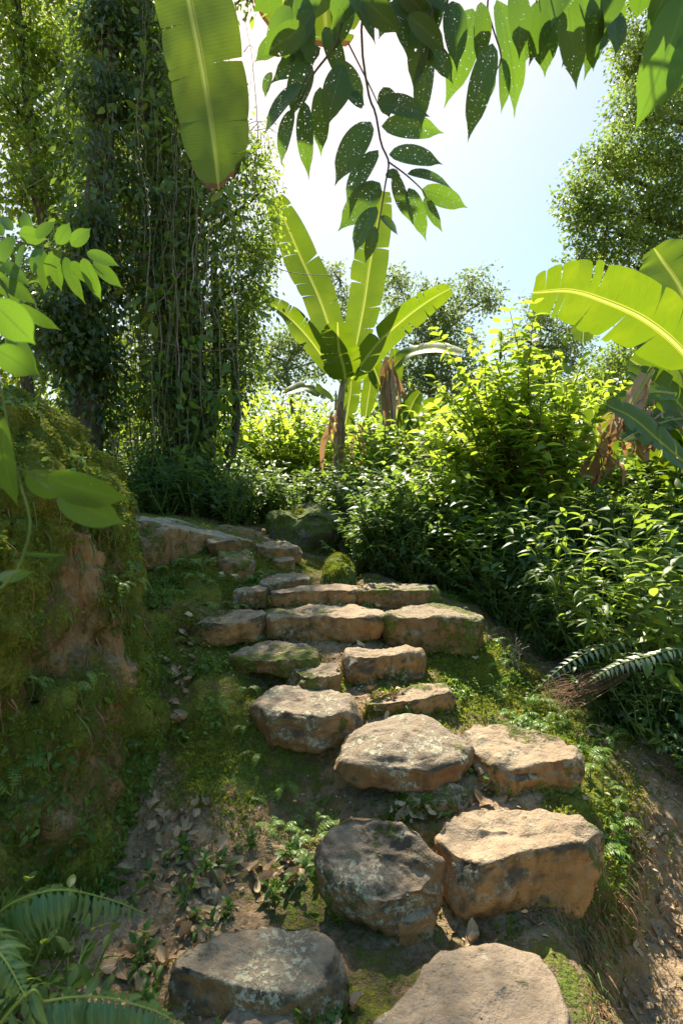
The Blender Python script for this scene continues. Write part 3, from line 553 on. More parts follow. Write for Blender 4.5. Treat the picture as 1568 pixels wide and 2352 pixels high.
# ------------------------------------------------------------------ banana plants
def banana_leaf(name, parent, rib, width, hint, mat='banana', seed=1, tears=0.5, fold=0.25, rib_r=0.02, petiole=0.0, prof_pow=0.38, crumple=0.0, droop=0.05, blunt=0.0, n=64, rnd=0.6, wl=1.0, wr=1.0, slant=0.22, ragged=0.0):
    """rib: points base to tip. The first `petiole` share of it is bare stalk."""
    r = R(seed); mb = MB(); S = spline(rib, 200); L_ = np.linalg.norm(np.diff(S, axis=0), axis=1).sum()
    T = norm(np.gradient(S, axis=0)); hint = np.asarray(hint, float)
    X = norm(np.cross(T, hint)); Z = np.cross(X, T)
    tt = np.linspace(0,1,200)
    ev = lambda A, t: np.stack([np.interp(t, tt, A[:,k]) for k in range(3)], -1)
    u = np.linspace(0, 1, n+1)
    for side, wsc in ((-1, wl), (1, wr)):
        cuts = [0]; i = 0
        while i < n:
            i += int(r.integers(2, 8) if r.random() < tears else r.integers(8, 26)); cuts.append(min(i, n))
        for a, b in zip(cuts[:-1], cuts[1:]):
            k = b-a+1; us = u[a:b+1]; C = 6; cs = np.linspace(0, 1, C+1)
            gap = r.uniform(0.05, 0.55)*(1 if tears > .3 else .45 if tears > 0.15 else .22)
            dr = r.normal(0, 0.16*min(1, tears*1.6)); off = r.uniform(0.94, 1.04) if tears > .15 else r.uniform(.985,1.01)
            Ug, Cg = np.meshgrid(us, cs, indexing='ij'); mid = us.mean(); half = max(1e-3, (us[-1]-us[0])/2)
            loc = (Ug-mid)/half
            Ue = Ug - loc*half*gap*(Cg**2)*0.35
            prof = np.sin(np.pi*np.clip(0.03+Ue*(0.94-blunt), 0, 1)**0.85)**prof_pow
            w = width/2*wsc*prof*off*(1-0.05*(np.abs(loc)**3)*Cg)
            along = np.clip(petiole+(1-petiole)*Ue + slant*Cg*w/L_*(1-Ue*0.8), 0, 1)
            if ragged: along = along - ragged*smooth(.82,1,Ue)*(.25+.75*np.abs(vnoise(np.stack([Cg.ravel()*7, side+0*Cg.ravel(), 0*Cg.ravel()+seed],-1), 5))).reshape(Ue.shape)*Cg*(1.6 if side*wl < 0 else .5)
            w = w*(1+0.012*np.sin(Ue*23+side*2+seed))
            B = ev(S, along.ravel()); Xx = norm(ev(X, along.ravel())); Zz = norm(ev(Z, along.ravel()))
            c = Cg.ravel(); wv = w.ravel(); ang = fold + dr*c - droop*8*c*c*0.25
            rl = rib_r*np.interp(along.ravel(),[0,.5,1],[1.3,.8,.25])
            Pp = B + Xx*(side*(rl*.8+wv*c*np.cos(ang)))[:,None] + Zz*(wv*c*np.sin(ang))[:,None] + Zz*(0.02*wv*c*np.sin(Ue.ravel()*31+seed))[:,None]
            if crumple: Pp = Pp + crumple*width*c[:,None]*np.stack([fbm(Pp*7, seed+q, 3) for q in (0,40,80)], -1)
            j = np.arange(k-1)[:,None]*(C+1); q = np.arange(C)[None]
            Fq = np.stack([j+q, j+q+1, j+C+2+q, j+C+1+q], -1).reshape(-1,4)
            mb.add(Pp, [Fq], np.stack([0.5+side*Cg.ravel()*0.5, Ue.ravel()], -1), np.clip(rnd+r.normal(0,.05),0,1))
    k0 = int(199*petiole)
    if k0 > 8: tube(mb, S[:k0+4:4], [rib_r*1.4, rib_r*np.interp(petiole,[0,.5,1],[1.3,.8,.25])], 8, 0.9, 1)
    idx = np.unique(np.linspace(max(0,k0-2), 199, 50).astype(int)); rr = rib_r*np.interp(idx/199,[0,.5,1],[1.3,.8,.25]); aa = np.linspace(0,np.pi,6)
    V = (S[idx][:,None] + rr[:,None,None]*(np.cos(aa)[None,:,None]*X[idx][:,None] + 0.9*np.sin(aa)[None,:,None]*Z[idx][:,None])).reshape(-1,3)
    j = np.arange(len(idx)-1)[:,None]*6; q = np.arange(5)[None]; mb.add(V, [np.stack([j+q, j+q+1, j+7+q, j+6+q], -1).reshape(-1,4)], None, .9, 1)
    return mb.build(name, [M[mat], M['rib']], parent)
m, nt, nn, L = nodes('banana_midrib'); pb = nn.new('ShaderNodeBsdfPrincipled'); tc = N_(nt,'ShaderNodeTexCoord')
L.new(mixc(nt, noise(nt, tc.outputs['Object'], 8, 3), (0.20,0.28,0.05), (0.40,0.46,0.13)), pb.inputs['Base Color']); pb.inputs['Roughness'].default_value = 0.45
oo = nn.new('ShaderNodeOutputMaterial'); tb = nn.new('ShaderNodeBsdfTranslucent'); tb.inputs[0].default_value = (0.5,0.6,0.12,1); mx = nn.new('ShaderNodeMixShader'); mx.inputs[0].default_value = .5; L.new(pb.outputs[0], mx.inputs[1]); L.new(tb.outputs[0], mx.inputs[2]); L.new(mx.outputs[0], oo.inputs[0]); M['rib'] = m

def rel(t, pts):      # world points relative to an unrotated thing
    return np.asarray(pts, float)-np.array(t.location)
def px_rib(pts): return np.array([W(*p) for p in pts])
def grounded(P):      # carry a trunk down into the soil
    g = h1(P[0][0], P[0][1])-.1
    return np.vstack([[P[0][0], P[0][1], g], P]) if P[0][2] > g+.15 else np.vstack([[P[0][0], P[0][1], g], P[1:]])
def at_ground(px, d):
    p = W(px, 1176, d); return np.array([p[0], p[1], h1(p[0], p[1])])
def blade(t, pts, wpx, hint=(0,-1,.25), **k):
    P = px_rib(pts); d = P[:,1].mean(); return banana_leaf(k.pop('name','leaf'), t, rel(t, P), wpx/F*d, hint, **k)
def dead_strips(t, px, py, d, n, length, spread, seed):
    r = R(seed); mb = MB()
    for i in range(n):
        a = W(px+r.uniform(-spread,spread), py+r.uniform(-15,30), d+r.uniform(-.1,.1)); L_ = length/F*d*r.uniform(.5,1.1)
        b = a+np.array([r.normal(0,.08), r.normal(0,.08), -L_*.5]); c = b+np.array([r.normal(0,.08), r.normal(0,.08), -L_*.5])
        P = spline(rel(t,[a,b,c]), 14); w = r.uniform(.015,.045); th = r.uniform(0,6); X = np.array([math.cos(th), math.sin(th), 0])
        tw = np.linspace(0, r.uniform(-3,3), 14); prof = np.sin(np.linspace(.25,3.0,14))**.5*w
        Xv = np.stack([np.cos(th+tw), np.sin(th+tw), 0*tw], -1)
        V = np.stack([P-Xv*prof[:,None], P+np.c_[r.normal(0,.012,(14,2)),np.zeros(14)], P+Xv*prof[:,None]], 1).reshape(-1,3)
        j = np.arange(13)[:,None]*3; q = np.arange(2)[None]; Fq = np.stack([j+q,j+q+1,j+q+4,j+q+3],-1).reshape(-1,4)
        mb.add(V, [Fq], None, r.uniform(.1,.95))
    return mb.build('dead_leaf', M['dead_banana'], t)
def pseudostem(t, pts, r0, seed):
    mb = MB(); P = spline(rel(t, grounded(px_rib(pts))), 16); tube(mb, P, [r0*1.15, r0, r0*.75], 12, .5, 0)
    r = R(seed)
    for i in range(9):
        k = r.integers(1, 13); a = r.uniform(0,6.28); o_ = np.array([math.cos(a),math.sin(a),0])*r0*1.02
        tube(mb, [P[k]+o_, P[min(15,k+2)]+o_*1.2, P[min(15,k+3)]+o_*1.6], [.022,.018,.004], 5, .5, 0)
    return mb.build('pseudostem', M['pseudostem'], t)

b1 = thing('banana_plant', 'tall banana plant with upright glowing leaves standing against the sky in the middle', 'banana plant', at_ground(775,8.6))
pseudostem(b1, [(775,1060,8.6),(778,990,8.6),(782,920,8.6),(790,870,8.6)], .062, 5)
D = 8.6
blade(b1, [(792,880,D),(768,790,D),(735,690,D),(690,590,D+.1),(655,510,D+.1),(628,455,D+.1)], 82, (.1,-1,.2), seed=11, tears=.22, petiole=.12, prof_pow=.42, rib_r=.016, rnd=.7, blunt=.06)
blade(b1, [(795,880,D+.1),(815,800,D+.2),(835,700,D+.2),(850,600,D+.2),(866,520,D+.2),(882,440,D+.2)], 80, (0,-1,.2), seed=12, tears=.22, petiole=.16, prof_pow=.42, rib_r=.016, rnd=.8)
blade(b1, [(795,885,D),(820,850,D-.1),(870,785,D-.2),(930,730,D-.3),(985,690,D-.4),(1034,662,D-.5)], 66, (.1,-.9,-.5), seed=13, tears=.62, petiole=.1, rib_r=.014, rnd=.8)
blade(b1, [(790,890,D),(755,840,D-.1),(712,780,D-.2),(670,735,D-.3),(632,706,D-.4),(610,692,D-.45)], 55, (-.6,-.7,.6), seed=14, tears=.45, petiole=.14, rib_r=.013, rnd=.55, fold=.55)
blade(b1, [(612,694,D-.45),(598,682,D-.5),(584,690,D-.55),(582,715,D-.6)], 46, (-.3,-.8,.6), seed=15, tears=.6, petiole=0, rib_r=.006, rnd=.3, n=24)
blade(b1, [(796,900,D-.1),(790,850,D-.5),(778,800,D-.7),(775,740,D-.9)], 88, (0,-1,.1), seed=16, tears=.5, petiole=.2, rib_r=.013, rnd=.1, prof_pow=.3)
blade(b1, [(790,985,D+.3),(800,930,D+.3),(806,880,D+.3),(800,840,D+.3)], 46, (0,-1,.1), seed=17, tears=.2, petiole=.05, rib_r=.01, rnd=.9)
blade(b1, [(785,930,D+.3),(740,905,D+.1),(700,890,D),(650,905,D-.1)], 44, (-.2,-.8,.7), seed=18, tears=.55, petiole=.15, rib_r=.01, rnd=.75)
dead_strips(b1, 775, 930, D-.12, 10, 130, 22, 61)

b2 = thing('banana_plant', 'smaller banana plant with hanging brown dead leaves right of the tall one', 'banana plant', at_ground(895,9.2))
D = 9.2
pseudostem(b2, [(895,1060,D),(890,990,D),(880,920,D),(882,870,D)], .05, 6)
blade(b2, [(885,880,D),(905,840,D-.2),(940,812,D-.4),(1000,800,D-.8),(1060,812,D-1.1)], 44, (0,-.9,.5), seed=21, tears=.15, petiole=.12, rib_r=.012, rnd=.75)
blade(b2, [(880,900,D),(868,870,D),(855,835,D),(850,815,D)], 40, (0,-1,.2), seed=22, tears=.3, petiole=.05, rib_r=.01, rnd=.3, n=30)
blade(b2, [(925,1000,D-.5),(935,960,D-.6),(948,925,D-.7),(965,900,D-.8)], 52, (-.5,-.8,.1), seed=23, tears=.2, petiole=.02, rib_r=.01, rnd=.05, n=36)
blade(b2, [(935,1000,D-.4),(955,965,D-.5),(985,940,D-.6),(1015,930,D-.7)], 52, (.2,-.9,.2), seed=24, tears=.3, petiole=.02, rib_r=.01, rnd=.85, n=36)
blade(b2, [(893,900,D+.2),(905,870,D+.3),(908,835,D+.3),(905,800,D+.3)], 34, (0,-1,.1), seed=25, tears=.1, petiole=.02, rib_r=.01, rnd=.9, n=36)
blade(b2, [(838,960,D),(845,915,D),(850,880,D),(848,850,D)], 34, (0,-1,.1), seed=26, tears=.1, petiole=.02, rib_r=.01, rnd=.9, n=36)
dead_strips(b2, 897, 830, D-.25, 16, 170, 14, 62); dead_strips(b2, 850, 985, D-.3, 12, 110, 26, 63); dead_strips(b2, 905, 1000, D-.3, 8, 90, 18, 64)

b3 = thing('banana_plant', 'large banana plant on the right with a broad torn leaf arching leftwards', 'banana plant', at_ground(1600,6.4))
D = 6.0
pseudostem(b3, [(1600,1190,6.4),(1600,1000,6.4),(1600,860,6.4),(1595,820,6.3)], .11, 7)
blade(b3, [(1600,845,6.2),(1540,780,6.0),(1470,728,5.8),(1390,692,5.7),(1310,668,5.6),(1222,672,5.5)], 150, (.05,-.75,-.55), seed=31, tears=.5, petiole=.02, prof_pow=.35, rib_r=.02, rnd=.72, fold=.1, slant=.6)
blade(b3, [(1600,830,6.6),(1590,740,6.8),(1560,660,6.9),(1520,600,7.0),(1500,570,7.0)], 150, (-.1,-1,.2), seed=32, tears=.12, petiole=.02, rib_r=.018, rnd=.6)
blade(b3, [(1590,800,7.4),(1530,720,7.6),(1480,670,7.7),(1445,640,7.8)], 95, (.1,-1,.1), seed=33, tears=.12, petiole=.02, rib_r=.016, rnd=.9)
blade(b3, [(1335,790,7.4),(1338,730,7.5),(1334,680,7.6),(1330,620,7.7)], 62, (0,-1,.2), seed=34, tears=.12, petiole=.02, rib_r=.014, rnd=.85)
blade(b3, [(1550,905,5.9),(1500,900,5.7),(1450,915,5.6),(1400,950,5.5)], 60, (.1,-.8,.6), seed=35, tears=.55, petiole=.05, rib_r=.014, rnd=.7)
blade(b3, [(1600,960,5.6),(1540,965,5.3),(1480,985,5.1),(1430,1010,5.0)], 62, (.1,-.6,.8), seed=36, tears=.6, petiole=.02, rib_r=.014, rnd=.25)
blade(b3, [(1470,1140,6.0),(1500,1080,5.7),(1520,1030,5.6),(1530,985,5.5)], 85, (-.2,-1,.1), seed=37, tears=.3, petiole=.05, rib_r=.014, rnd=.05)
blade(b3, [(1590,1100,5.6),(1575,1050,5.6),(1545,1010,5.5),(1500,1000,5.5)], 60, (-.2,-1,.2), seed=38, tears=.3, petiole=.05, rib_r=.014, rnd=.1)
blade(b3, [(1600,1000,6.4),(1560,930,6.4),(1500,880,6.4),(1440,850,6.5)], 80, (.1,-.9,.3), seed=39, tears=.45, petiole=.05, rib_r=.014, rnd=.9)
for k, (q, w, h, sd) in enumerate([([(1500,850,5.5),(1478,900,5.4),(1470,960,5.4)],34,(1,-.4,0),71), ([(1490,860,5.4),(1450,925,5.3),(1405,985,5.2),(1370,1045,5.2)],40,(.2,-1,.1),72), ([(1440,980,5.3),(1460,1020,5.2),(1480,1060,5.2)],30,(-.2,-1,.2),74)]):
    blade(b3, q, w, h, mat='dead_banana', seed=sd, tears=.9, petiole=0, rib_r=.012, crumple=.28, name='dead_leaf', rnd=.6, n=40)
dead_strips(b3, 1440, 950, 5.25, 14, 90, 45, 66); dead_strips(b3, 1390, 1020, 5.2, 12, 80, 30, 67)
dead_strips(b3, 1500, 930, 5.3, 16, 120, 70, 65)

blade(b3, [(1630,1000,6.6),(1560,925,6.6),(1500,865,6.6),(1445,825,6.6)], 120, (.1,-1,.2), seed=91, tears=.4, petiole=.05, rib_r=.016, rnd=.6)
blade(b3, [(1640,900,7.2),(1580,825,7.2),(1520,785,7.2),(1455,790,7.2)], 110, (.1,-.8,.5), seed=92, tears=.4, petiole=.05, rib_r=.016, rnd=.35)
blade(b3, [(1600,1090,4.9),(1520,1020,4.8),(1450,960,4.8),(1390,930,4.8)], 90, (.1,-.8,.5), seed=93, tears=.5, petiole=.05, rib_r=.014, rnd=.9)
blade(b3, [(1620,1040,5.5),(1570,985,5.4),(1530,960,5.3),(1490,1020,5.2)], 70, (.1,-.8,.5), seed=94, tears=.6, petiole=.05, rib_r=.014, rnd=.2)
b4 = thing('banana_plant', 'young banana clump whose pale leaf stalks fan out from behind the sapling', 'banana plant', at_ground(1325,6.6))
D = 6.6
blade(b4, [(1325,1140,D),(1300,1070,D),(1275,1000,D),(1262,930,D)], 70, (0,-1,.2), seed=41, tears=.3, petiole=.5, rib_r=.022, rnd=.7)
blade(b4, [(1330,1140,D),(1320,1050,D),(1300,960,D),(1290,880,D)], 60, (0,-1,.2), seed=42, tears=.3, petiole=.5, rib_r=.02, rnd=.5)
blade(b4, [(1335,1140,D),(1350,1060,D-.2),(1372,1000,D-.3),(1360,935,D-.4)], 95, (0,-1,.2), seed=43, tears=.1, petiole=.15, rib_r=.018, rnd=.45, prof_pow=.3)
blade(b4, [(1318,1140,D),(1260,1090,D),(1210,1050,D),(1150,1040,D)], 56, (0,-.9,.5), seed=44, tears=.3, petiole=.45, rib_r=.02, rnd=.8)
blade(b4, [(1335,1140,D),(1385,1050,D),(1400,990,D+.2),(1440,920,D+.4)], 66, (0,-1,.3), seed=45, tears=.5, petiole=.3, rib_r=.018, rnd=.9)
blade(b4, [(1340,1140,D),(1400,1100,D),(1440,1060,D),(1490,1050,D)], 50, (0,-.9,.5), seed=46, tears=.5, petiole=.3, rib_r=.018, rnd=.9)

b5 = thing('banana_plant', 'banana plant just outside the view whose one big leaf hangs down at the upper left', 'banana plant', (-2.6,3.1,2.05))
q = px_rib([(330,-420,2.75),(372,-250,2.65),(405,-120,2.6),(438,20,2.55),(462,140,2.5),(480,250,2.48),(494,350,2.46),(503,436,2.45)])
banana_leaf('leaf', b5, rel(b5,q), 186/F*2.5, (0,-1,-.12), mat='banana_near', seed=51, tears=.12, petiole=.1, prof_pow=.33, rib_r=.011, fold=.06, n=110, rnd=.6, wl=1.05, wr=.84, droop=.02, blunt=.0, slant=.1, ragged=.06)
mb = MB(); tube(mb, rel(b5,[(-2.6,3.1,1.9),(-2.6,3.1,3.5),(-2.4,3.0,4.5),(-1.8,2.9,5.0),tuple(q[0])]), [.12,.09,.04,.025,.014], 10, .5, 0, n=24); mb.build('pseudostem', M['pseudostem'], b5)

b6 = thing('banana_plant', 'banana plant overhead whose leaf ends show above the holed leaves', 'banana plant', (1.9,.2,.0))
banana_leaf('leaf', b6, rel(b6,px_rib([(900,-300,2.4),(800,-140,2.4),(700,-40,2.35),(600,40,2.3)])), .26, (0,-.8,-.6), mat='banana_near', seed=52, tears=.3, petiole=.1, rib_r=.01, rnd=.3)
banana_leaf('leaf', b6, rel(b6,px_rib([(760,-330,2.5),(772,-180,2.5),(745,-60,2.5),(750,110,2.45)])), .42, (0,-1,-.2), mat='banana_near', seed=53, tears=.2, petiole=.1, rib_r=.01, rnd=.2)
q = px_rib([(900,-300,2.4),(760,-330,2.5)]); mb = MB()
for e in q: tube(mb, rel(b6,[(1.9,.2,0),(1.9,.2,2.6),(1.7,.6,4.0),(1.0,1.4,4.7),tuple(e)]), [.11,.09,.05,.03,.012], 10, .5, 0, n=24)
mb.build('pseudostem', M['pseudostem'], b6)

# ------------------------------------------------------------------ near branches
def px_leaves(mb, specs, d, seed, roll=0.35, tpl=TPL_BIG, dz=0.12):
    r = R(seed)
    for s in specs:
        (x0,y0),(x1,y1),w = s[:3]; rn = s[3] if len(s) > 3 else r.uniform(.2,.9)
        a = W(x0,y0,d+r.uniform(-dz,dz)); b = W(x1,y1,a[1]+r.uniform(-.04,.04)); ln = np.linalg.norm(b-a)
        nrm = np.array([r.normal(0,roll), -1, r.normal(0,roll)])
        scatter(mb, tpl, [a], [b-a], [nrm], [ln*1.04], [rn], 0, WS=np.array([w*.9/F*a[1]/ln/0.42]))
hb = thing('hanging_branch', 'leafy branch hanging from above with insect-holed dark green leaves against the sky', 'branch', W(860,-160,1.7))
SP = [((876,290),(1028,287),56),((893,355),(1025,352),54),((935,400),(1055,402),46),((968,435),(1075,470),48),((851,280),(762,400),70),((868,345),(775,455),66),((872,420),(783,515),64),((865,475),(797,570),58),
 ((872,498),(924,528),46,.3),((862,520),(842,598),30,.25),((905,395),(935,515),36),((938,432),(978,545),42),((975,452),(1008,525),27),((885,400),(918,395),32),((868,238),(1005,245),56),
 ((735,110),(618,165),58,.15),((692,195),(585,283),56,.2),((672,250),(632,360),40),((700,235),(698,392),44),((735,200),(737,350),46),((655,85),(583,128),46),((622,165),(602,212),26),((765,140),(850,225),58),
 ((975,20),(945,190),56),((985,110),(955,280),50),((880,200),(900,270),50,.2),((700,60),(610,120),60,.15),((830,250),(790,180),40),((800,180),(745,260),60),((1140,0),(1222,228),78),((1085,20),(1048,212),74),
 ((1130,100),(1075,298),62),((1130,165),(1108,238),34),((1150,130),(1172,248),40),((1180,-30),(1212,112),64,.1),((1240,10),(1262,155),72,.25),((1300,-10),(1328,182),66),((1365,52),(1356,160),36),((1395,10),(1440,98),72),
 ((1430,0),(1380,90),60),((940,90),(1000,60),50)]
r = R(81)
for i in range(38):
    x = r.uniform(640, 1000) if i < 24 else r.uniform(960, 1450)
    y = r.uniform(-60, 150 if i < 24 else 10); a = r.uniform(-.9,.9) if i < 24 else r.uniform(-.5,.5); ln = r.uniform(90,150)
    SP.append(((x,y),(x+ln*math.sin(a), y+ln*math.cos(a)), r.uniform(46,66), r.uniform(0,.5)))
mb = MB(); px_leaves(mb, SP, 1.7, 82)
V_ = [v-np.array(hb.location) for v in mb.v]; mb.v = V_; mb.build('foliage', M['holey'], hb)
mb = MB()
for pts, rr in (([(860,-160),(800,0),(770,100),(720,170),(690,230)],4), ([(860,-160),(830,60),(845,210),(862,260),(875,330),(892,372),(885,420),(872,500),(866,535)],3), ([(892,372),(930,400),(965,432),(980,455)],2), ([(1010,-160),(1000,-20),(985,60),(978,120)],2.5), ([(860,-160),(1010,-160),(1160,-140),(1320,-110),(1450,-90)],6), ([(1160,-140),(1120,0),(1130,60),(1150,130),(1135,170)],2.5), ([(1320,-110),(1350,0),(1362,55)],2), ([(1200,-130),(1235,20)],2), ([(735,110),(672,250)],2), ([(800,100),(850,200),(868,240)],2)):
    tube(mb, [W(x,y,1.7)-np.array(hb.location) for x,y in pts], [rr/F*1.7, rr/F*1.0], 6, .5, n=24)
tube(mb, np.array([W(860,-160,1.7),W(1160,-140,1.7),(1.2,1.2,4.2),(2.2,.3,4.0),(2.8,-.4,2.0),(2.9,-.5,0.0)])-np.array(hb.location), [.008,.012,.03,.05,.07,.08], 8, .5, n=40)
mb.build('twig', M['twig'], hb)

rb = thing('hanging_branch', 'bright green pair of long leaves hanging close at the upper right corner', 'branch', W(1590,-120,1.25))
mb = MB(); px_leaves(mb, [((1575,-10),(1498,243),118,.9),((1600,60),(1545,215),70,.6),((1545,-60),(1500,60),60,.1),((1560,-80),(1568,60),70,.05),((1480,-60),(1465,40),60,.05),((1420,-70),(1410,40),60,.05)], 1.25, 83, .2)
mb.v = [v-np.array(rb.location) for v in mb.v]; mb.build('foliage', M['near_leaf'], rb)
mb = MB(); tube(mb, [W(1420,-75,1.25)-np.array(rb.location), W(1500,-90,1.25)-np.array(rb.location),(0,0,0),W(1750,-140,1.1)-np.array(rb.location)], [.002,.003,.004], 6, .5, n=14); mb.build('twig', M['twig'], rb)

lb = thing('leafy_branch', 'light green branch of pointed leaflets reaching in from the left edge', 'branch', W(-60,545,1.55))
LS = [((30,530),(-20,480),34),((45,535),(98,548),42),((85,548),(122,500),30),((130,560),(168,512),34),((165,565),(205,520),36),((200,580),(268,602),32),((190,590),(230,692),34),((215,600),(272,655),34),((150,590),(178,690),34),((120,580),(135,665),32),((95,570),(105,668),30),((75,552),(42,468),30),((165,600),(214,660),36),((60,560),(20,640),40),((30,545),(-10,600),40),((10,540),(-40,500),40),((0,600),(60,640),36),((0,640),(80,690),40),((-10,700),(70,770),50),((40,700),(130,760),34),((20,760),(70,850),50),((-20,620),(35,690),40),((100,560),(60,620),36),((140,575),(90,640),34)]
mb = MB(); px_leaves(mb, LS, 1.55, 84, .5, dz=.08); mb.v = [v-np.array(lb.location) for v in mb.v]; mb.build('foliage', M['near_leaf'], lb)
mb = MB()
for pts in ([(-60,545),(0,545),(60,560),(130,575),(200,595),(240,625)], [(-60,545),(-10,620),(30,700),(60,740)]): tube(mb, [W(x,y,1.55)-np.array(lb.location) for x,y in pts], [.003,.001], 6, .5, n=20)
tube(mb, np.array([W(-60,545,1.55),(-1.6,1.5,2.2),(-2.0,1.3,1.6),(-2.1,1.2,.6)])-np.array(lb.location), [.003,.006,.01], 6, .5, n=20)
mb.build('twig', M['twig'], lb)

nb = thing('near_sprig', 'blurred sprig of rounded leaves on a thin stalk close by at the left edge', 'sprig', W(-70,1400,.78))
mb = MB(); px_leaves(mb, [((108,1095),(282,1165),88,.75),((62,1085),(150,1148),64,.8),((132,1135),(278,1210),84,.9),((10,960),(0,1190),66,.5),((50,1310),(-30,1325),50,.8),((0,1330),(62,1315),30,.9),((-10,800),(85,860),70,.7),((-20,690),(80,790),90,.75),((60,1270),(140,1282),12,.3)], .78, 85, .3, dz=.05)
mb.v = [v-np.array(nb.location) for v in mb.v]; mb.build('foliage', M['near_leaf'], nb)
mb = MB()
for pts in ([(-20,760),(5,900),(35,1070),(68,1180),(62,1250),(25,1330),(-70,1400)], [(35,1075),(108,1095)], [(35,1075),(62,1085),(132,1135)], [(55,1260),(60,1270)], [(5,900),(-20,840)]): tube(mb, [W(x,y,.78)-np.array(nb.location) for x,y in pts], [.0012,.0022], 6, .5, n=16)
tube(mb, np.array([W(-70,1400,.78),(-.6,.8,1.1),(-.68,.9,.4),(-.7,.98,-.02)])-np.array(nb.location), [.002,.003,.004], 6, .5, n=14)
mb.build('stalk', M['stem_green'], nb)

# ------------------------------------------------------------------ trees
def crown(mb, blobs, n, size, tpl, seed, clump=26, cr=0.5, down=0.35, shell=0.55, tint=(0.1,0.9)):
    """blobs: (px,py,d,rx_px,ry_px,rd_m)"""
    r = R(seed); vol = np.array([b[3]*b[4] for b in blobs], float); k = np.maximum(1, (vol/vol.sum()*n/clump)).astype(int)
    C = []
    for b, kk in zip(blobs, k):
        q = rdir(r, kk)*(r.uniform(shell**3,1,kk)**(1/3))[:,None]; c = W(*b[:3]); C.append(c+q*np.array([b[3]/F*b[2], b[5], b[4]/F*b[2]]))
    C = np.concatenate(C); C = C + np.stack([fbm(C*.8, seed+i, 2) for i in range(3)], -1)*cr*.7
    m = len(C); P = np.repeat(C, clump, 0); off = np.clip(r.normal(0, 1, (m*clump,3)),-1.7,1.7)*cr*np.array([.55,.55,.38])*np.repeat(r.uniform(.6,1.3,m), clump)[:,None]
    P = P+off; D_ = norm(off)*.8+rdir(r, len(P))*.7+np.array([0,0,-down]); Nr = rdir(r, len(P), .0, 1)
    tn = np.clip(np.repeat(r.uniform(*tint, m), clump)+r.normal(0,.12,len(P)), 0, 1)
    scatter(mb, tpl, P, D_, Nr, size*r.uniform(.6,1.3,len(P)), tn)
    return C
def limb(mb, a, b, r0, r1, seed, sag=.1, sides=6):
    r = R(seed); a = np.array(a); b = np.array(b); L_ = np.linalg.norm(b-a)
    mid = (a+b)/2+r.normal(0, sag*L_, 3)*np.array([1,1,.5]); q = a*.7+b*.3+r.normal(0,sag*.5*L_,3)
    tube(mb, [a, q, mid*.5+b*.5*.5+a*.0+ (b)*.25, b], [r0, (r0+r1)/2, r1], sides, .5, n=12)
def tree(name, label, cat, trunk, rad, blobs, n, size, mat, seed, bark='bark', tpl=TPL_TINY, group=None, **k):
    T = grounded(px_rib(trunk)); t = thing(name, label, cat, T[0], group=group); loc = T[0]
    mb = MB(); C = crown(mb, blobs, n, size, tpl, seed, **k); mb.v = [v-loc for v in mb.v]; mb.build('crown', M[mat], t)
    tb = MB(); S = spline(T, 30); tube(tb, S-loc, rad, 9, .5)
    r = R(seed+1); bc = [W(*b[:3]) for b in blobs]
    for i, c in enumerate(bc):
        j = np.argmin(np.linalg.norm(S-c, axis=1)+ (S[:,2] > c[2])*3); limb(tb, S[j]-loc, c-loc, rad[1]*.45, .02, seed+i)
        near = C[np.argsort(np.linalg.norm(C-c, axis=1))[:14]]
        for q in near: limb(tb, c-loc, q-loc, .022*max(1,rad[0]*3), .006, seed+int(r.integers(999)), .15, 4)
    tb.build('trunk', M[bark], t); return t

tree('broadleaf_tree', 'tall olive green tree in full sun on the right edge against blue sky', 'tree', [(1580,1150,15),(1570,900,15),(1590,500,15),(1600,0,15),(1600,-300,15)], [.28,.2,.1],
  [(1500,40,15,70,80,1),(1560,170,15,110,90,1.2),(1455,265,14.5,50,45,.6),(1545,330,15,120,90,1.2),(1390,380,14.5,60,60,.7),(1340,470,14.5,42,70,.5),(1470,450,15,110,80,1.1),(1390,530,14.5,70,60,.8),(1330,590,14.5,40,35,.5),(1540,520,15,110,90,1.1),(1440,600,15,80,50,.9),(1550,640,15,90,60,1),(1470,130,15,55,50,.7)], 38000, .115, 'tree_right', 201, cr=.34, down=.25)
tree('broadleaf_tree', 'hazy small crowned tree behind the tall banana plant in the middle distance', 'tree', [(985,1060,20),(990,900,20),(985,780,20)], [.2,.14,.08],
  [(920,665,20,60,45,.9),(1000,700,20,60,50,.9),(1085,665,20,55,38,.8),(1120,690,20,28,35,.6),(960,760,20,75,60,1),(1040,790,20,60,60,1),(960,850,20,70,60,1),(1030,870,20,70,60,1),(880,900,20,60,70,1),(1080,900,20,60,60,1)], 15000, .14, 'tree_far', 202, 'bark_pale', cr=.42)
tree('broadleaf_tree', 'sparse twiggy tree far behind and left of the tall banana plant', 'tree', [(690,1050,17),(670,920,17),(655,840,17)], [.14,.09,.05],
  [(620,815,17,50,28,.7),(690,790,17,60,30,.8),(740,830,17,40,30,.7),(640,870,17,70,30,.8),(800,720,18,50,60,.7),(780,640,18,22,18,.4)], 5200, .13, 'tree_far', 203, 'bark_pale', cr=.4)
tree('broadleaf_tree', 'small far bluish tree peeping above the broad torn banana leaf', 'tree', [(1240,1060,24),(1240,900,24),(1238,800,24)], [.2,.14,.08],
  [(1230,715,24,35,35,.9),(1265,760,24,50,45,1),(1200,780,24,40,30,.8),(1300,800,24,60,50,1),(1240,850,24,90,50,1)], 6500, .16, 'tree_far', 204, cr=.5)
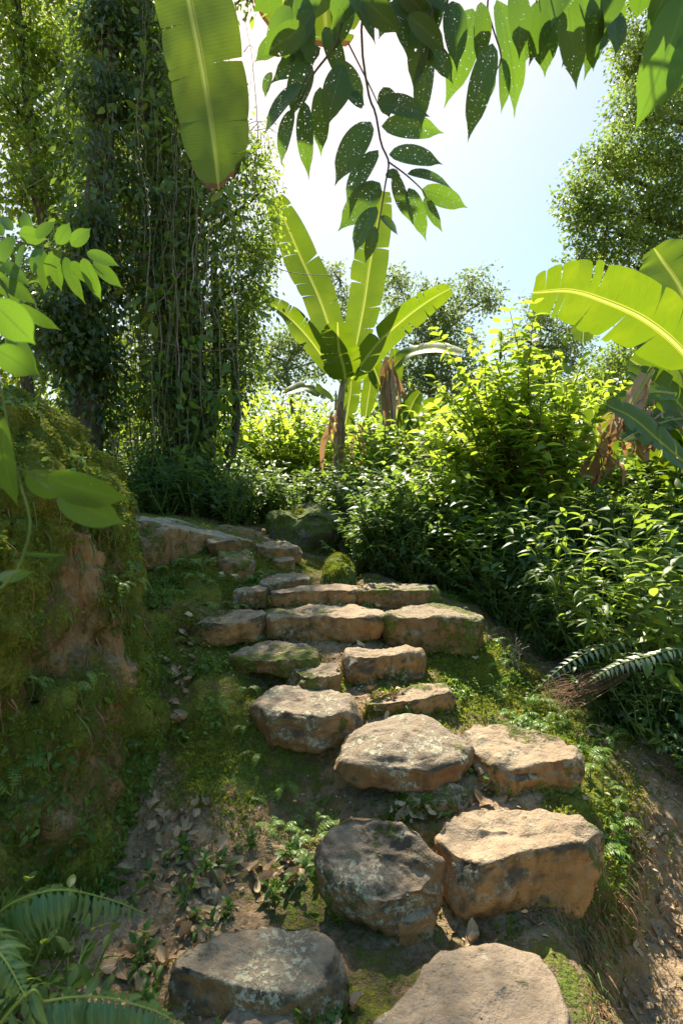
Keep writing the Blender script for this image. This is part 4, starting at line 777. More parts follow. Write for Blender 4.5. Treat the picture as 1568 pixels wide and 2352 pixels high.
tree('broadleaf_tree', 'dense mid green tree behind the right hand bananas', 'tree', [(1520,1100,17),(1510,950,17),(1500,850,17)], [.2,.15,.08], [(1400,850,17,60,50,1),(1480,800,17,70,60,1),(1560,780,17,70,60,1),(1350,900,17,60,50,1),(1440,930,17,80,50,1),(1540,900,17,80,60,1),(1300,940,17,60,50,1)], 13000, .13, 'tree_right', 205, cr=.42)
# backlit trees at the far left
BT = [('backlit tree with thin forking limbs at the left edge behind the boulder', [(70,960,10),(60,800,10),(100,560,10),(70,300,10),(40,0,10),(20,-200,10)],
   [(40,60,10,90,90,1),(130,160,10.5,90,80,1),(40,250,10,80,80,1),(150,330,10.5,90,80,1),(60,430,10,90,70,1),(150,520,10.5,80,70,1),(40,620,10,80,70,1),(120,730,10,90,60,1),(30,820,10,80,70,1),(120,-60,10,120,70,1)], 15500, 211),
  ('slim backlit tree between the left edge and the vine draped trunk', [(150,1000,12),(165,700,12),(150,400,12),(190,100,12),(200,-200,12)],
   [(200,40,12,80,90,1),(110,100,12.5,100,90,1),(230,220,12,60,80,.8),(90,300,12.5,90,90,1),(210,420,12,70,80,.9),(100,480,12.5,90,90,1),(210,620,12,60,80,.9),(60,700,12.5,80,80,1),(190,800,12,80,70,1),(100,880,12,80,60,1),(250,900,12.5,60,70,1)], 14000, 212),
  ('broad sunlit tree filling the gap behind the vine curtain', [(330,1050,15),(330,800,15),(310,400,15),(340,0,15)],
   [(300,900,15,90,80,1),(380,980,15,90,60,1),(450,900,15,80,70,1),(540,930,15,80,60,1),(330,760,15,100,90,1),(480,780,15,80,70,1),(250,1000,15,80,50,1),(300,560,15,90,90,1),(280,350,15,90,90,1),(290,120,15,90,100,1)], 15000, 213)]
for lab, tr_, bl, n, sd in BT: tree('broadleaf_tree', lab, 'tree', tr_, [.12,.09,.05], bl, n, .12, 'tree_back', sd, cr=.42, down=.3, shell=.2)

# vine draped giant
def vine_tree():
    T = grounded(px_rib([(440,1100,7.4),(425,900,7.4),(400,600,7.5),(370,300,7.5),(330,0,7.6),(310,-350,7.7)])); loc = T[0]
    t = thing('vine_draped_tree', 'giant old tree wrapped in creepers with long dry vines hanging in a curtain', 'tree', loc)
    tb = MB(); S = spline(T, 40); tube(tb, S-loc, [.34,.28,.22,.2], 14, .5)
    r = R(300)
    for i in range(16):   # side trunks of the strangler, and limbs
        k = r.integers(0, 10); a = S[k]+r.normal(0,.18,3)*[1,1,.2]; b = S[min(39,k+r.integers(14,28))]+r.normal(0,.3,3)*[1.4,.6,.2]
        tube(tb, [a-loc, (a+b)/2+r.normal(0,.16,3)-loc, b-loc], [.09,.06,.04], 7, .5, n=18)
    for i, e in enumerate([(600,330,7.0),(610,430,7.2),(590,620,7.0),(560,760,7.1),(200,200,7.2),(230,500,7.2)]):
        k = int(np.argmin(np.abs(S[:,2]-W(*e)[2]+.7))); limb(tb, S[k]-loc, W(*e)-loc, .06, .012, 310+i)
    tb.build('trunk', M['bark'], t)
    mb = MB()
    bl = [(300,-60,7.3,110,90,.8),(380,60,7.3,110,90,.8),(300,150,7.3,90,90,.7),(420,200,7.2,110,90,.8),(310,300,7.2,90,90,.7),(440,330,7.1,110,80,.8),(530,420,7.1,70,60,.6),(330,430,7.2,100,80,.7),(440,480,7.0,100,80,.7),(545,540,7.1,60,70,.6),(330,580,7.1,90,90,.7),(450,610,7.0,90,80,.7),(540,660,7.1,60,60,.5),(350,720,7.1,80,80,.6),(460,740,7.0,80,80,.6),(520,800,7.1,50,60,.5),(400,840,7.1,100,80,.6),(480,910,7.1,80,70,.5),(400,960,7.1,70,60,.5),(440,1040,7.1,80,60,.5),(360,900,7.1,60,60,.4),(500,1000,7.1,50,50,.4),(480,-200,7.3,90,90,.7),(560,-260,7.3,70,90,.6),(430,-350,7.3,120,90,.8),(560,-60,7.2,40,60,.4)]
    crown(mb, bl, 33000, .078, TPL_SMALL, 301, clump=24, cr=.26, down=.8, shell=.3, tint=(0.0,.75))
    mb.v = [v-loc for v in mb.v]; mb.build('creeper_leaves', M['tree_dark'], t)
    mb = MB()
    bl0 = bl; bl = [(590,400,7.1,30,50,.4),(600,480,7.2,25,60,.4),(575,590,7.1,40,60,.4),(590,560,7.2,30,40,.3),(560,700,7.1,35,60,.4),(545,790,7.2,35,60,.4),(600,330,7.1,14,14,.2),(560,860,7.3,40,40,.4)]
    crown(mb, bl, 5200, .055, TPL_TINY, 302, clump=16, cr=.2, down=.5, shell=.1, tint=(.1,.9))
    mb.v = [v-loc for v in mb.v]; mb.build('sunlit_leaves', M['tree_back'], t)
    mb = MB(); crown(mb, [(b[0]+20*math.sin(i*2.1),b[1],b[2]-.35,b[3]*.8,b[4]*.8,.3) for i, b in enumerate(bl0)], 2600, .14, TPL_MED, 303, clump=7, cr=.3, down=.5, shell=.2, tint=(.3,1))
    mb.v = [v-loc for v in mb.v]; mb.build('broad_leaves', M['mid'], t)
    vb = MB()
    for i in range(240):
        px = r.choice([260,330,400,450,510])+r.normal(0, 26); y0 = r.uniform(-20, 700); ln = r.uniform(120, 600); d = 7.0+r.uniform(-.75,.6)
        n = 12; ys = np.linspace(y0, min(1080, y0+ln), n); xs = px+np.cumsum(r.normal(0,3.6,n))+6*np.sin(ys/r.uniform(30,90)+i)
        tube(vb, [W(a,b,d+.03*math.sin(b/40+i))-loc for a,b in zip(xs,ys)], [.0018,r.choice([.002,.003,.003,.005,.007])], 4, .5, n=22)
    for i in range(26):
        a = W(r.uniform(260,540), r.uniform(200,900), 6.7+r.uniform(-.3,.2)); b = a+np.array([r.normal(0,.5), r.normal(0,.1), r.normal(-.3,.3)]); tube(vb, [a-loc, (a+b)/2+np.array([0,0,-.12])-loc, b-loc], [.006,.004], 4, .5, n=14)
    vb.build('hanging_vines', M['vine'], t)
    tw = MB()
    for (x,y,a,l) in ((560,290,.3,60),(575,300,.8,70),(600,330,1.5,50),(600,430,2.0,70),(585,300,-.1,60),(560,120,.9,40),(600,620,1.7,40),(610,360,.9,60)):
        p0 = (x,y); p1 = (x+l*math.cos(a)*.6, y-l*math.sin(a)*.3-6); p2 = (x+l*math.cos(a*.5), y+l*.25)
        tube(tw, [W(*p0,7.1)-loc, W(*p1,7.1)-loc, W(*p2,7.1)-loc], [.006,.0015], 4, .5, n=14)
    tw.build('twig', M['twig'], t)
    return t
vine_tree()
def second_vine():
    T = grounded(px_rib([(200,1080,6.4),(195,900,6.4),(190,700,6.5),(230,400,6.7),(250,0,6.9),(250,-300,7)])); loc = T[0]
    t = thing('vine_draped_tree', 'thinner dark trunk covered in drooping creeper leaves beside the boulder top', 'tree', loc)
    tb = MB(); tube(tb, spline(T,30)-loc, [.18,.15,.12], 10, .5); tb.build('trunk', M['bark'], t); mb = MB()
    bl = [(190,1000,6.3,38,60,.3),(190,900,6.3,50,70,.35),(190,800,6.3,70,70,.4),(200,700,6.3,90,60,.4),(150,760,6.3,70,60,.4),(230,620,6.5,60,60,.4),(240,500,6.5,60,70,.4),(250,380,6.6,50,70,.4),(250,230,6.7,50,80,.4),(250,60,6.8,60,90,.4)]
    crown(mb, bl, 12500, .095, TPL_SMALL, 320, clump=22, cr=.26, down=.9, shell=.3, tint=(0,.5)); mb.v = [v-loc for v in mb.v]; mb.build('creeper_leaves', M['tree_dark'], t)
second_vine()
def thicket(label, x0, x1, d0, d1, n, h0, h1_, seed, mat='vine'):
    r = R(seed); c = W((x0+x1)/2, 1176, (d0+d1)/2); c[2] = h1(c[0], c[1]); t = thing('thicket', label, 'thicket', c); mb = MB(); lf = MB(); 
    for i in range(n):
        d = r.uniform(d0,d1); x = (r.uniform(x0,x1)-784)/F*d; z = h1(x,d)-.05; hh = r.uniform(h0,h1_); lean = r.normal(0,.22,2)
        P = spline([(x,d,z),(x+lean[0]*.4+r.normal(0,.05),d,z+hh*.5),(x+lean[0]*hh*.8,d+lean[1],z+hh)], 12)-c
        tube(mb, P, [r.uniform(.008,.02),.003], 5, .5)
        k = r.integers(3, 12, 14); scatter(lf, TPL_NARROW, P[np.minimum(k,11)]+r.normal(0,.05,(14,3)), rdir(r,14,-.6,.4), rdir(r,14,.2,1), r.uniform(.08,.15,14), r.uniform(0,1,14))
    mb.build('stem', M[mat], t); lf.build('foliage', M['tree_back'], t)
thicket('thicket of thin bare stems below the vine curtain, light coming through', 225, 440, 7.2, 8.6, 70, 1.2, 2.2, 401)
# ------------------------------------------------------------------ shrubs
M['bark_root'] = bark_mat('root_fibre', (0.14,0.07,0.03), (0.38,0.21,0.10), (30,30,5))
def stems_leaves(r, base, tips, leaf, per, mbS, mbL, tpl, r0=.006, mi=0, pair=True, droop=.2, tint=(.1,.9), start=.25, upcurve=.25):
    for e in tips:
        e = np.asarray(e, float); L_ = np.linalg.norm(e-base); mid = base+(e-base)*.5+np.array([0,0,upcurve*L_*.4])+r.normal(0,.05*L_,3)
        S = spline([base, mid, e], 24); tube(mbS, S[::2], [r0, r0*.4], 5, .5, mi); T = norm(np.gradient(S, axis=0))
        m = max(3, int(per*L_)); tn = r.uniform(*tint)
        for i, k in enumerate(np.linspace(start*23, 23, m)):
            k = int(k); a0 = i*1.57+r.normal(0,.25); sidev = norm(np.cross(T[k], [0,0,1.0])+1e-6); upv = np.cross(sidev, T[k])
            for sgn in ((1,-1) if pair else ((1,) if i%2 else (-1,))):
                dr = norm(sgn*(sidev*math.cos(a0*.5)+upv*.25*math.sin(a0))*1.0 + T[k]*r.uniform(.3,.9) + np.array([0,0,-droop]) + r.normal(0,.18,3))
                nn_ = norm(np.array([0,0,1.0])+r.normal(0,.3,3)); sz = leaf*r.uniform(.65,1.15)*(1-.25*(k/23))
                yield S[k], dr, nn_, sz, np.clip(tn+r.normal(0,.15),0,1)
def shrub_proto(name, label, cat, seed, height, spread, nst, leaf, per, mat, tpl, stemmat='stem_green', branches=3, **k):
    r = R(seed); t = thing(name, label, cat); S_ = MB(); L_ = MB(); out = []
    for i in range(nst):
        a = r.uniform(0,6.28); rad = spread*r.uniform(.15,1); hh = height*r.uniform(.55,1.05)
        b0 = np.array([r.normal(0,.04), r.normal(0,.04), -.04]); top = np.array([math.cos(a)*rad, math.sin(a)*rad, hh])
        tips = [top]+[b0+(top-b0)*r.uniform(.45,.9)+np.array([r.normal(0,spread*.35), r.normal(0,spread*.35), r.uniform(-.02,.25)*hh]) for _ in range(branches)]
        out += list(stems_leaves(r, b0, tips, leaf, per, S_, L_, tpl, r0=.004+.004*height, **k))
    P = np.array([o[0] for o in out]); scatter(L_, tpl, P, np.array([o[1] for o in out]), np.array([o[2] for o in out]), np.array([o[3] for o in out]), np.array([o[4] for o in out]))
    S_.build('stem', M[stemmat], t); L_.build('foliage', M[mat], t); return t
def poisson(r, boxes, dmin, n, ok=lambda x,y: True):
    P = []
    tries = 0
    while len(P) < n and tries < n*80:
        tries += 1; b = boxes[r.integers(len(boxes))]; x = r.uniform(b[0],b[1]); y = r.uniform(b[2],b[3])
        if ok(x,y) and all((x-p[0])**2+(y-p[1])**2 > dmin**2 for p in P): P.append((x,y))
    return P
def place(protos, pts, label, group, seed, s=(.8,1.2), z=0):
    r = R(seed)
    for i, (x,y) in enumerate(pts):
        p = protos[i % len(protos)]; loc = (x, y, h1(x,y)-.02+z); sc = r.uniform(*s); rz = r.uniform(0,6.28)
        if not p.get('_used'):
            p['_used'] = 1; p.location = loc; p.scale = (sc,)*3; p.rotation_euler = (0,0,rz); p['label'] = label; p['group'] = group
        else:
            c = dup(p, loc, rz, sc, label, group)
def protos(k, *a, **kw): 
    s = a[3]; return [shrub_proto(a[0], a[1], a[2], s+i, *a[4:], **kw) for i in range(k)]

def offpath(x, y):       # keep the stairs and the slab path clear
    if y < 5.95 and x < .32: return False
    if y < 4.75 and x < 1.1: return False
    if y < 4.4 and x < 1.9: return False
    if -1.05 < x < .25 and y < 6.8: return False
    return True
lab = 'knee high dark glossy shrub in the shaded undergrowth behind the path'
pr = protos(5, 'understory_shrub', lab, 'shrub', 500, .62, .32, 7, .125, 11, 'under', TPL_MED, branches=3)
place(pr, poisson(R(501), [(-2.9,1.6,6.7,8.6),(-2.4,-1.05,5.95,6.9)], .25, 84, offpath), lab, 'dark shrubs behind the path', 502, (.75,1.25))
lab = 'waist high dark leafy shrub on the slope right of the upper steps'
pr = protos(5, 'understory_shrub', lab, 'shrub', 510, .85, .40, 9, .13, 12, 'under', TPL_MED, branches=4, tint=(.1,1))
place(pr, poisson(R(511), [(.35,3.0,4.75,6.6),(.3,3.2,5.6,6.8),(1.2,3.0,4.5,5.2)], .26, 78, offpath), lab, 'leafy shrubs right of the upper steps', 512, (.7,1.2))
place(pr, poisson(R(513), [(.15,1.3,4.85,6.3)], .19, 34, lambda x,y: x > .15+(5.3-y)*.5), lab, 'leafy shrubs right of the upper steps', 514, (.55,.9))
lab = 'lit green shrub of mid height on the rising ground behind the right slope'
pr = protos(4, 'leafy_shrub', lab, 'shrub', 520, 1.05, .5, 9, .155, 10, 'mid', TPL_MED, branches=4, tint=(.2,1))
place(pr, poisson(R(521), [(1.8,4.6,6.2,8.4),(3.0,5.2,4.8,7),(.5,2.6,7.0,8.4)], .42, 40, offpath), lab, 'green shrubs on the right slope', 522, (.75,1.2))
lab = 'distant sunlit shrub in the hedge of greenery at the back'
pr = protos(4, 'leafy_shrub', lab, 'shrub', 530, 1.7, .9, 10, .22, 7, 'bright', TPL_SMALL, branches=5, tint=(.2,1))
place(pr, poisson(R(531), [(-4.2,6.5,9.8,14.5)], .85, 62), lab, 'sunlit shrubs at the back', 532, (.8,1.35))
lab = 'large dim shrub far back between the tree trunks'
pr = protos(2, 'leafy_shrub', lab, 'shrub', 540, 2.2, 1.2, 10, .2, 7, 'mid', TPL_SMALL, branches=5)
place(pr, poisson(R(541), [(-11,12,15,24)], 1.6, 48), lab, 'shrubs far back between the trunks', 542, (.9,1.6))
lab = 'dark shrub at the left between the boulder and the vine draped trees'
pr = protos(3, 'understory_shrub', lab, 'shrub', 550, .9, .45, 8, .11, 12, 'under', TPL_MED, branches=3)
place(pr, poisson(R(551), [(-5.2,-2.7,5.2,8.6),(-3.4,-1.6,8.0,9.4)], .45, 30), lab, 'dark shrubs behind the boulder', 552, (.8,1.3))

def px_shrub(name, label, cat, base, tips, leaf, per, mat, tpl, seed, forks=2, stemmat='twig', r0=.012, group=None, **k):
    """stems drawn from a base to tips given as picture points with distances"""
    b = W(*base); b[2] = h1(b[0], b[1])-.03; t = thing(name, label, cat, b, group=group); r = R(seed); S_ = MB(); L_ = MB(); out = []
    for tp in tips:
        e = W(*tp)-b; tt = [e]+[e*r.uniform(.55,.95)+np.clip(r.normal(0,1,3),-1.5,1.3)*.16*np.linalg.norm(e)*np.array([1,1,.5]) for _ in range(forks)]
        out += list(stems_leaves(r, np.zeros(3), tt[:1], leaf, per, S_, L_, tpl, r0=r0, **k))
        m = e*.45
        out += list(stems_leaves(r, m, tt[1:], leaf, per, S_, L_, tpl, r0=r0*.5, **k))
    scatter(L_, tpl, *[np.array([o[i] for o in out]) for i in range(5)]); S_.build('stem', M[stemmat], t); L_.build('foliage', M[mat], t); return t
tips = [(1150,740,5.4,0),(960,990,5.4,0),(940,1050,5.3,0),(1010,940,5.5,0),(1060,830,5.9,0),(1100,870,5.6,0),(1120,1030,5,0),(1040,1060,5.1,0),(1200,800,5.2,0),(1060,900,5.4,0),(1300,860,5.1,0),(1240,900,4.9,0),(1130,800,5.2,0),(1060,850,5.1,0),(1000,930,5.0,0),(1230,740,5.5,0),(1300,770,5.4,0),(1210,830,5.0,0),(1120,900,5.0,0),(1340,820,5.3,0),(1030,1000,5.1,0),(1180,960,5.0,0),(1290,890,5.0,0),(1090,980,5.3,0),(1150,760,5.7,0),(1000,870,5.6,0),(1250,850,5.8,0),(1080,790,5.8,0)]
px_shrub('sapling', 'bushy sapling with dark thin branches and glowing yellow green leaves, right of centre', 'sapling', (1255,1300,5.4), [p[:3] for p in tips], .19, 12, 'bright', TPL_MED, 600, forks=5, start=.3, droop=.25, upcurve=.08, tint=(.1,.97))
px_shrub('sapling', 'lower sapling with bright drooping leaves between the bananas and the upper steps', 'sapling', (1060,1250,6.0), [(960,1010,6),(1020,1030,5.9),(1100,1040,5.8),(1150,1060,6),(930,1060,6),(1010,1090,5.7),(1180,1020,5.9)], .15, 14, 'mid', TPL_MED, 601, forks=5, start=.25, droop=.25, tint=(.3,1))
px_shrub('leafy_shrub', 'sunlit leafy shrub standing out of the dark undergrowth above the stepped row', 'shrub', (1090,1330,4.7), [(1050,1170,4.6),(1090,1160,4.7),(1120,1190,4.6),(1040,1220,4.5),(1000,1235,4.6),(1130,1230,4.5)], .13, 15, 'bright', TPL_MED, 602, forks=3, start=.3, tint=(.5,1), r0=.006, stemmat='stem_green')
lab = 'tall right hand shrub of slender arching leaves over the right path'
i = 0
for bx, d, tp in (((1330),3.9,[(1200,1130,3.7),(1260,1110,3.8),(1330,1150,3.7),(1250,1200,3.5),(1290,1240,3.5),(1360,1200,3.6)]), ((1500),3.7,[(1400,1170,3.6),(1460,1140,3.7),(1530,1160,3.5),(1400,1200,3.4),(1480,1180,3.4),(1560,1200,3.3)]), ((1420),3.5,[(1340,1270,3.3),(1400,1250,3.3),(1460,1270,3.2),(1520,1250,3.2),(1350,1330,3.2),(1430,1330,3.1)]), ((1590),3.4,[(1480,1290,3.2),(1540,1280,3.1),(1590,1240,3.1),(1500,1370,3.0),(1560,1380,3.0)])):
    px_shrub('slender_shrub', ['slender leaved shrub arching above the dark gap right of the stepped row','slender leaved shrub with tall stems below the torn banana leaf','slender leaved shrub just above the sunlit fern fronds','slender leaved shrub cut by the right edge above the sunlit fern'][i], 'shrub', (bx,1480,d), tp, .155, 15, 'mid', TPL_NARROW if i % 2 == 0 else TPL_MED, 610+i, forks=4, start=.15, droop=.3, tint=(.2,1), r0=.005, stemmat='stem_green', pair=False); i += 1
lab = 'low dark glossy bush beside the right hand dirt path'
pr = protos(3, 'low_bush', lab, 'bush', 620, .42, .26, 8, .07, 26, 'under', TPL_MED, branches=4, tint=(.2,1))
place(pr, [(1.62,3.32),(1.76,3.12),(1.86,3.36),(1.70,3.58),(1.97,3.2),(1.92,3.6),(1.82,2.92),(2.02,3.0),(1.66,3.8),(1.9,3.85),(2.1,3.4),(1.88,2.72),(2.15,3.7),(2.1,2.85)], lab, 'low bushes beside the right path', 621, (.8,1.15))
lab = 'shrub in the deep shade between the stepped row and the right path'
pr = protos(4, 'understory_shrub', lab, 'shrub', 630, .75, .36, 8, .10, 14, 'under', TPL_MED, branches=3)
place(pr, poisson(R(631), [(1.25,3.2,4.25,5.2),(2.2,3.6,3.7,4.6)], .26, 34), lab, 'shrubs above the right path', 632, (.6,1.05))

lab = 'low shrub leaning over the edge of the mound beside the stepped row'
pr = protos(3, 'understory_shrub', lab, 'shrub', 640, .42, .28, 7, .085, 18, 'under', TPL_MED, branches=3, tint=(.2,1))
place(pr, [(1.18,4.42),(1.32,4.28),(1.47,4.33),(1.62,4.18),(1.3,4.55),(1.5,4.08),(1.78,4.15),(1.05,4.66),(1.72,3.93),(1.9,4.3),(.85,4.75),(.6,4.8)], lab, 'low shrubs on the mound edge', 641, (.7,1.15))

# ------------------------------------------------------------------ ferns
M['fern_dark'] = leaf_mat('blue_green_fern', (0.05,0.11,0.03), (0.13,0.23,0.07), (0.24,0.40,0.08), gloss=0.40, tw=0.35, vein=0.6)
def frond_mesh(mb, rib, plen, npin, seed, hint=(0,0,1), wid=.22, droop=.25, tint=.6, r0=.003, fwd=.35, curl=0.0):
    r = R(seed); S = spline(rib, npin+4); T = norm(np.gradient(S, axis=0)); L_ = np.linalg.norm(np.diff(S,axis=0),axis=1).sum()
    tube(mb, S, [r0, r0*.3], 5, .95, 1)
    P=[];D_=[];N2=[];Sz=[];Rn=[]
    for k in range(3, npin+4):
        u = (k-2)/(npin+1); sz = plen*(math.sin(math.pi*min(1,.12+u*.88))**.7)*(1-.15*u)+.004
        sd = norm(np.cross(T[k], hint)); up = np.cross(sd, T[k])
        for sgn in (1,-1):
            P.append(S[k]); D_.append(sgn*sd+T[k]*fwd+np.array([0,0,-droop*r.uniform(.6,1.4)])+r.normal(0,.09,3)); N2.append(up+r.normal(0,.15,3)); Sz.append(sz*r.uniform(.9,1.08)); Rn.append(np.clip(tint+r.normal(0,.15),0,1))
    tpl = leaf_tpl(4, wid, .25+curl, .2, tip=.3, peak=.25)
    scatter(mb, tpl, P, D_, N2, Sz, Rn)
def fern(label, base, fronds, mat, seed, plen, npin=22, name='fern', group=None, **k):
    t = thing(name, label, 'fern', base, group=group)
    for i, f in enumerate(fronds):
        mb = MB(); frond_mesh(mb, np.asarray(f)-np.array(base), plen if np.isscalar(plen) else plen[i], npin, seed+i, **k); mb.build('frond', [M[mat], M['rib']], t)
    return t
b = W(1500,1600,3.3); b[2] = h1(b[0],b[1])
fern('arching fern whose two lit fronds lean left over the right path', b, [[b, W(1480,1480,3.3), W(1384,1486,3.15), W(1300,1525,3.05), W(1215,1596,3.0)], [W(1640,1580,3.0), W(1570,1494,2.95), W(1488,1507,2.85), W(1410,1530,2.8), W(1349,1568,2.8)], [b, W(1470,1440,3.4), W(1540,1360,3.5), W(1600,1350,3.6)]], 'fern_lit', 700, [.075,.075,.12], 24, hint=(0,-.45,.9), wid=.3, droop=.3)
mbx = thing('dry_palm_frond', 'dry brown bundle of fallen palm fibres under the sunlit fern', 'dead frond', at_ground(1300,3.25)); r = R(710); mb = MB(); loc = np.array(mbx.location)
for i in range(70):
    o1 = r.normal(0,1,3)*[.03,.06,.022]; a = W(1459,1524,3.35)+o1*.4; c = W(1350,1572+r.normal(0,6),3.28)+o1; e = W(1262+r.uniform(-12,50),1590+r.uniform(-8,14),3.2)+o1; g = W(1290+r.uniform(-30,50),1624+r.uniform(-14,12),3.1)+o1*1.2
    pts = [a, c, e, g] if i % 4 == 0 else [a, c+[0,0,.01], e]
    tube(mb, np.array(pts)-loc, [.002,.001], 4, r.uniform(0,1), n=14)
mb.build('fibres', M['fibre'], mbx)

b = np.array([-1.05, 1.02, 0.0])
fern('large blurred fern with drooping pinnae filling the lower left corner', b, [
  [b, W(-40,2200,1.15), W(0,2095,1.15), W(120,2045,1.15), W(240,2062,1.2), W(335,2098,1.22)],
  [b, W(0,2352,1.0), W(110,2300,1.02), W(230,2290,1.05), W(345,2318,1.05), W(415,2352,1.05)],
  [b, W(-120,2250,1.1), W(-60,2160,1.0), W(0,2190,.95), W(60,2290,.92)], [b, W(-160,2150,1.1), W(-120,2080,1.1), W(-30,2110,1.1), W(50,2200,1.1)]], 'fern_dark', 720, [.092,.088,.085,.085], 34, hint=(0,-.35,.94), wid=.24, droop=.55, tint=.55, curl=.3)
lab = 'leafy seedling cluster growing among the ferns in the lower left corner'
pr = protos(2, 'seedling', lab, 'seedling', 730, .35, .2, 6, .075, 12, 'mid', TPL_MED, branches=1)
place(pr, [(-.98,1.45),(-1.05,1.7),(-.8,1.55),(-1.15,1.5),(-.7,1.28),(-.9,1.25)], lab, 'seedlings in the lower left corner', 731, (.8,1.2))

# small ferns on the left bank and the mound
def small_fern(seed, n, L_, plen):
    r = R(seed); fr = []
    for i in range(n):
        a = r.uniform(0,6.28); d = np.array([math.cos(a), math.sin(a), 0]); fr.append([np.zeros(3), d*L_*.35+[0,0,L_*.35], d*L_*.75+[0,0,L_*.35], d*L_+[0,0,L_*.1]])
    lab = 'x'; t = fern('small fern', np.zeros(3), fr, 'fern', seed, plen, 14, name='small_fern', droop=.1, tint=.7, r0=.0015, wid=.3); return t
def zone_pts(P, N, mval, n, seed, cond):
    r = R(seed); ok = np.where(cond(P, N, mval))[0]; k = r.choice(ok, min(n, len(ok)), replace=False); return P[k], N[k], k
_sf = [small_fern(740+i, 4, .15, .03) for i in range(3)]
def put_fern(i, p, label, group, s, rz, tilt=None):
    q = _sf[i % 3]
    if not q.get('_used'): q['_used'] = 1; q.location = tuple(p); q.scale = (s,)*3; q['label'] = label; q['group'] = group; c = q
    else: c = dup(q, p, rz, s, label, group)
    if tilt is not None: c.rotation_euler = Vector(tilt).to_track_quat('Z','Y').to_euler()
r = R(750); k = 0
for (px,py,d) in ((648,1735,2.72),(620,1790,2.6),(700,1800,2.6),(640,1850,2.5),(720,1870,2.45),(680,1830,2.5),(600,1760,2.8),(660,1880,2.4),(770,1850,2.5),(560,1720,2.9),(610,1900,2.5),(740,1790,2.6)):
    p = W(px,py,d); p[2] = min(p[2], h1(p[0],p[1])+.12) if True else p[2]; p[2] = h1(p[0],p[1]); put_fern(k, p, 'small fern in the dark hollow under the lichen speckled block', 'ferns in the dark hollow', r.uniform(.6,1.1), r.uniform(0,6)); k += 1
P_, N_2, kk = zone_pts(GV, GN, GM, 26, 751, lambda P,N,m: (P[:,0]>-1.15)&(P[:,0]<-.45)&(P[:,1]>2.8)&(P[:,1]<5.0)&(m>.5))
for p, nn_ in zip(P_, N_2): put_fern(k, p, 'small fern on the mossy slope left of the steps', 'ferns on the mossy slope', r.uniform(.5,1.0), r.uniform(0,6)); k += 1
for px, py, z in ((455,1370,.92),(500,1365,.93),(440,1340,1.0),(480,1330,1.02),(410,1370,.95),(525,1340,1.0),(420,1320,1.05),(500,1300,1.08),(390,1345,1.0),(460,1290,1.1)):
    q = G(px,py,z); put_fern(k, (q[0],q[1],h1(q[0],q[1])), 'small fern on the mossy slope left of the steps', 'ferns on the mossy slope', r.uniform(.6,1.1), r.uniform(0,6)); k += 1
P_, N_2, kk = zone_pts(GV, GN, GM, 34, 752, lambda P,N,m: (P[:,0]>.9)&(P[:,0]<1.75)&(P[:,1]>2.1)&(P[:,1]<3.9)&(m>.55))
for p, nn_ in zip(P_, N_2): put_fern(k, p, 'small bright fern on the sunny right flank of the stair mound', 'ferns on the right flank', r.uniform(.45,.95), r.uniform(0,6)); k += 1
P_, N_2, kk = zone_pts(BV, BN, BM, 22, 753, lambda P,N,m: (P[:,0]>-1.9)&(P[:,1]<3.2)&(P[:,2]<1.3)&(P[:,2]>.3)&(N[:,1]<0.4))
for p, nn_ in zip(P_, N_2): put_fern(k, p, 'small fern rooted in the face of the huge boulder', 'ferns on the boulder face', r.uniform(.45,.9), 0, tilt=nn_*.7+np.array([0,0,.6])); k += 1

# seedlings with rounded leaves on the litter
lab = 'small rounded leaf seedling on the leaf litter left of the steps'
pr = protos(3, 'seedling', lab, 'seedling', 760, .10, .08, 4, .06, 14, 'near_leaf', TPL_MED, branches=0, start=.7)
place(pr, [tuple(G(px,py,z)[:2]) for px,py,z in ((470,2010,.1),(520,2000,.1),(430,2080,.06),(450,2140,.05),(400,1990,.12),(240,1990,.15),(700,2030,.08),(500,2110,.05),(330,2200,.03),(350,2290,.02),(560,1960,.12),(120,2020,.12),(60,2040,.1),(690,1990,.1),(420,1720,.36),(290,2060,.08),(640,2060,.07))], lab, 'seedlings on the litter', 761, (.7,1.25))
lab = 'little green sprout on the right mossy bank'
pr = protos(2, 'sprout', lab, 'sprout', 770, .12, .05, 3, .035, 30, 'mid', TPL_SMALL, branches=0, start=.4)
place(pr, poisson(R(771), [(.7,1.7,2.6,3.9)], .12, 26), lab, 'sprouts on the right bank', 772, (.6,1.3))
def grass_tuft(seed):
    r = R(seed); t = thing('grass_tuft', 'x', 'grass tuft'); mb = MB()
    for i in range(9):
        a = r.uniform(0,6.28); d = np.array([math.cos(a),math.sin(a),0]); h = r.uniform(.08,.2)
        tube(mb, [np.zeros(3), d*h*.25+[0,0,h*.8], d*h*.7+[0,0,h*r.uniform(.6,1)]], [.0022,.0006], 4, .5, n=8)
    mb.build('blades', M['stem_green'], t); return t
pr = [grass_tuft(780), grass_tuft(781)]; place(pr, [tuple(G(px,py,z)[:2]) for px,py,z in ((1010,1500,.64),(1040,1520,.6),(1180,1590,.45),(1210,1640,.4),(1260,1625,.38),(1300,1680,.33),(1330,1720,.3),(1120,1480,.66),(960,1470,.68),(1190,1490,.62),(1140,1620,.42))], 'thin grass tuft on the right mossy bank', 'grass tufts on the right bank', 782)
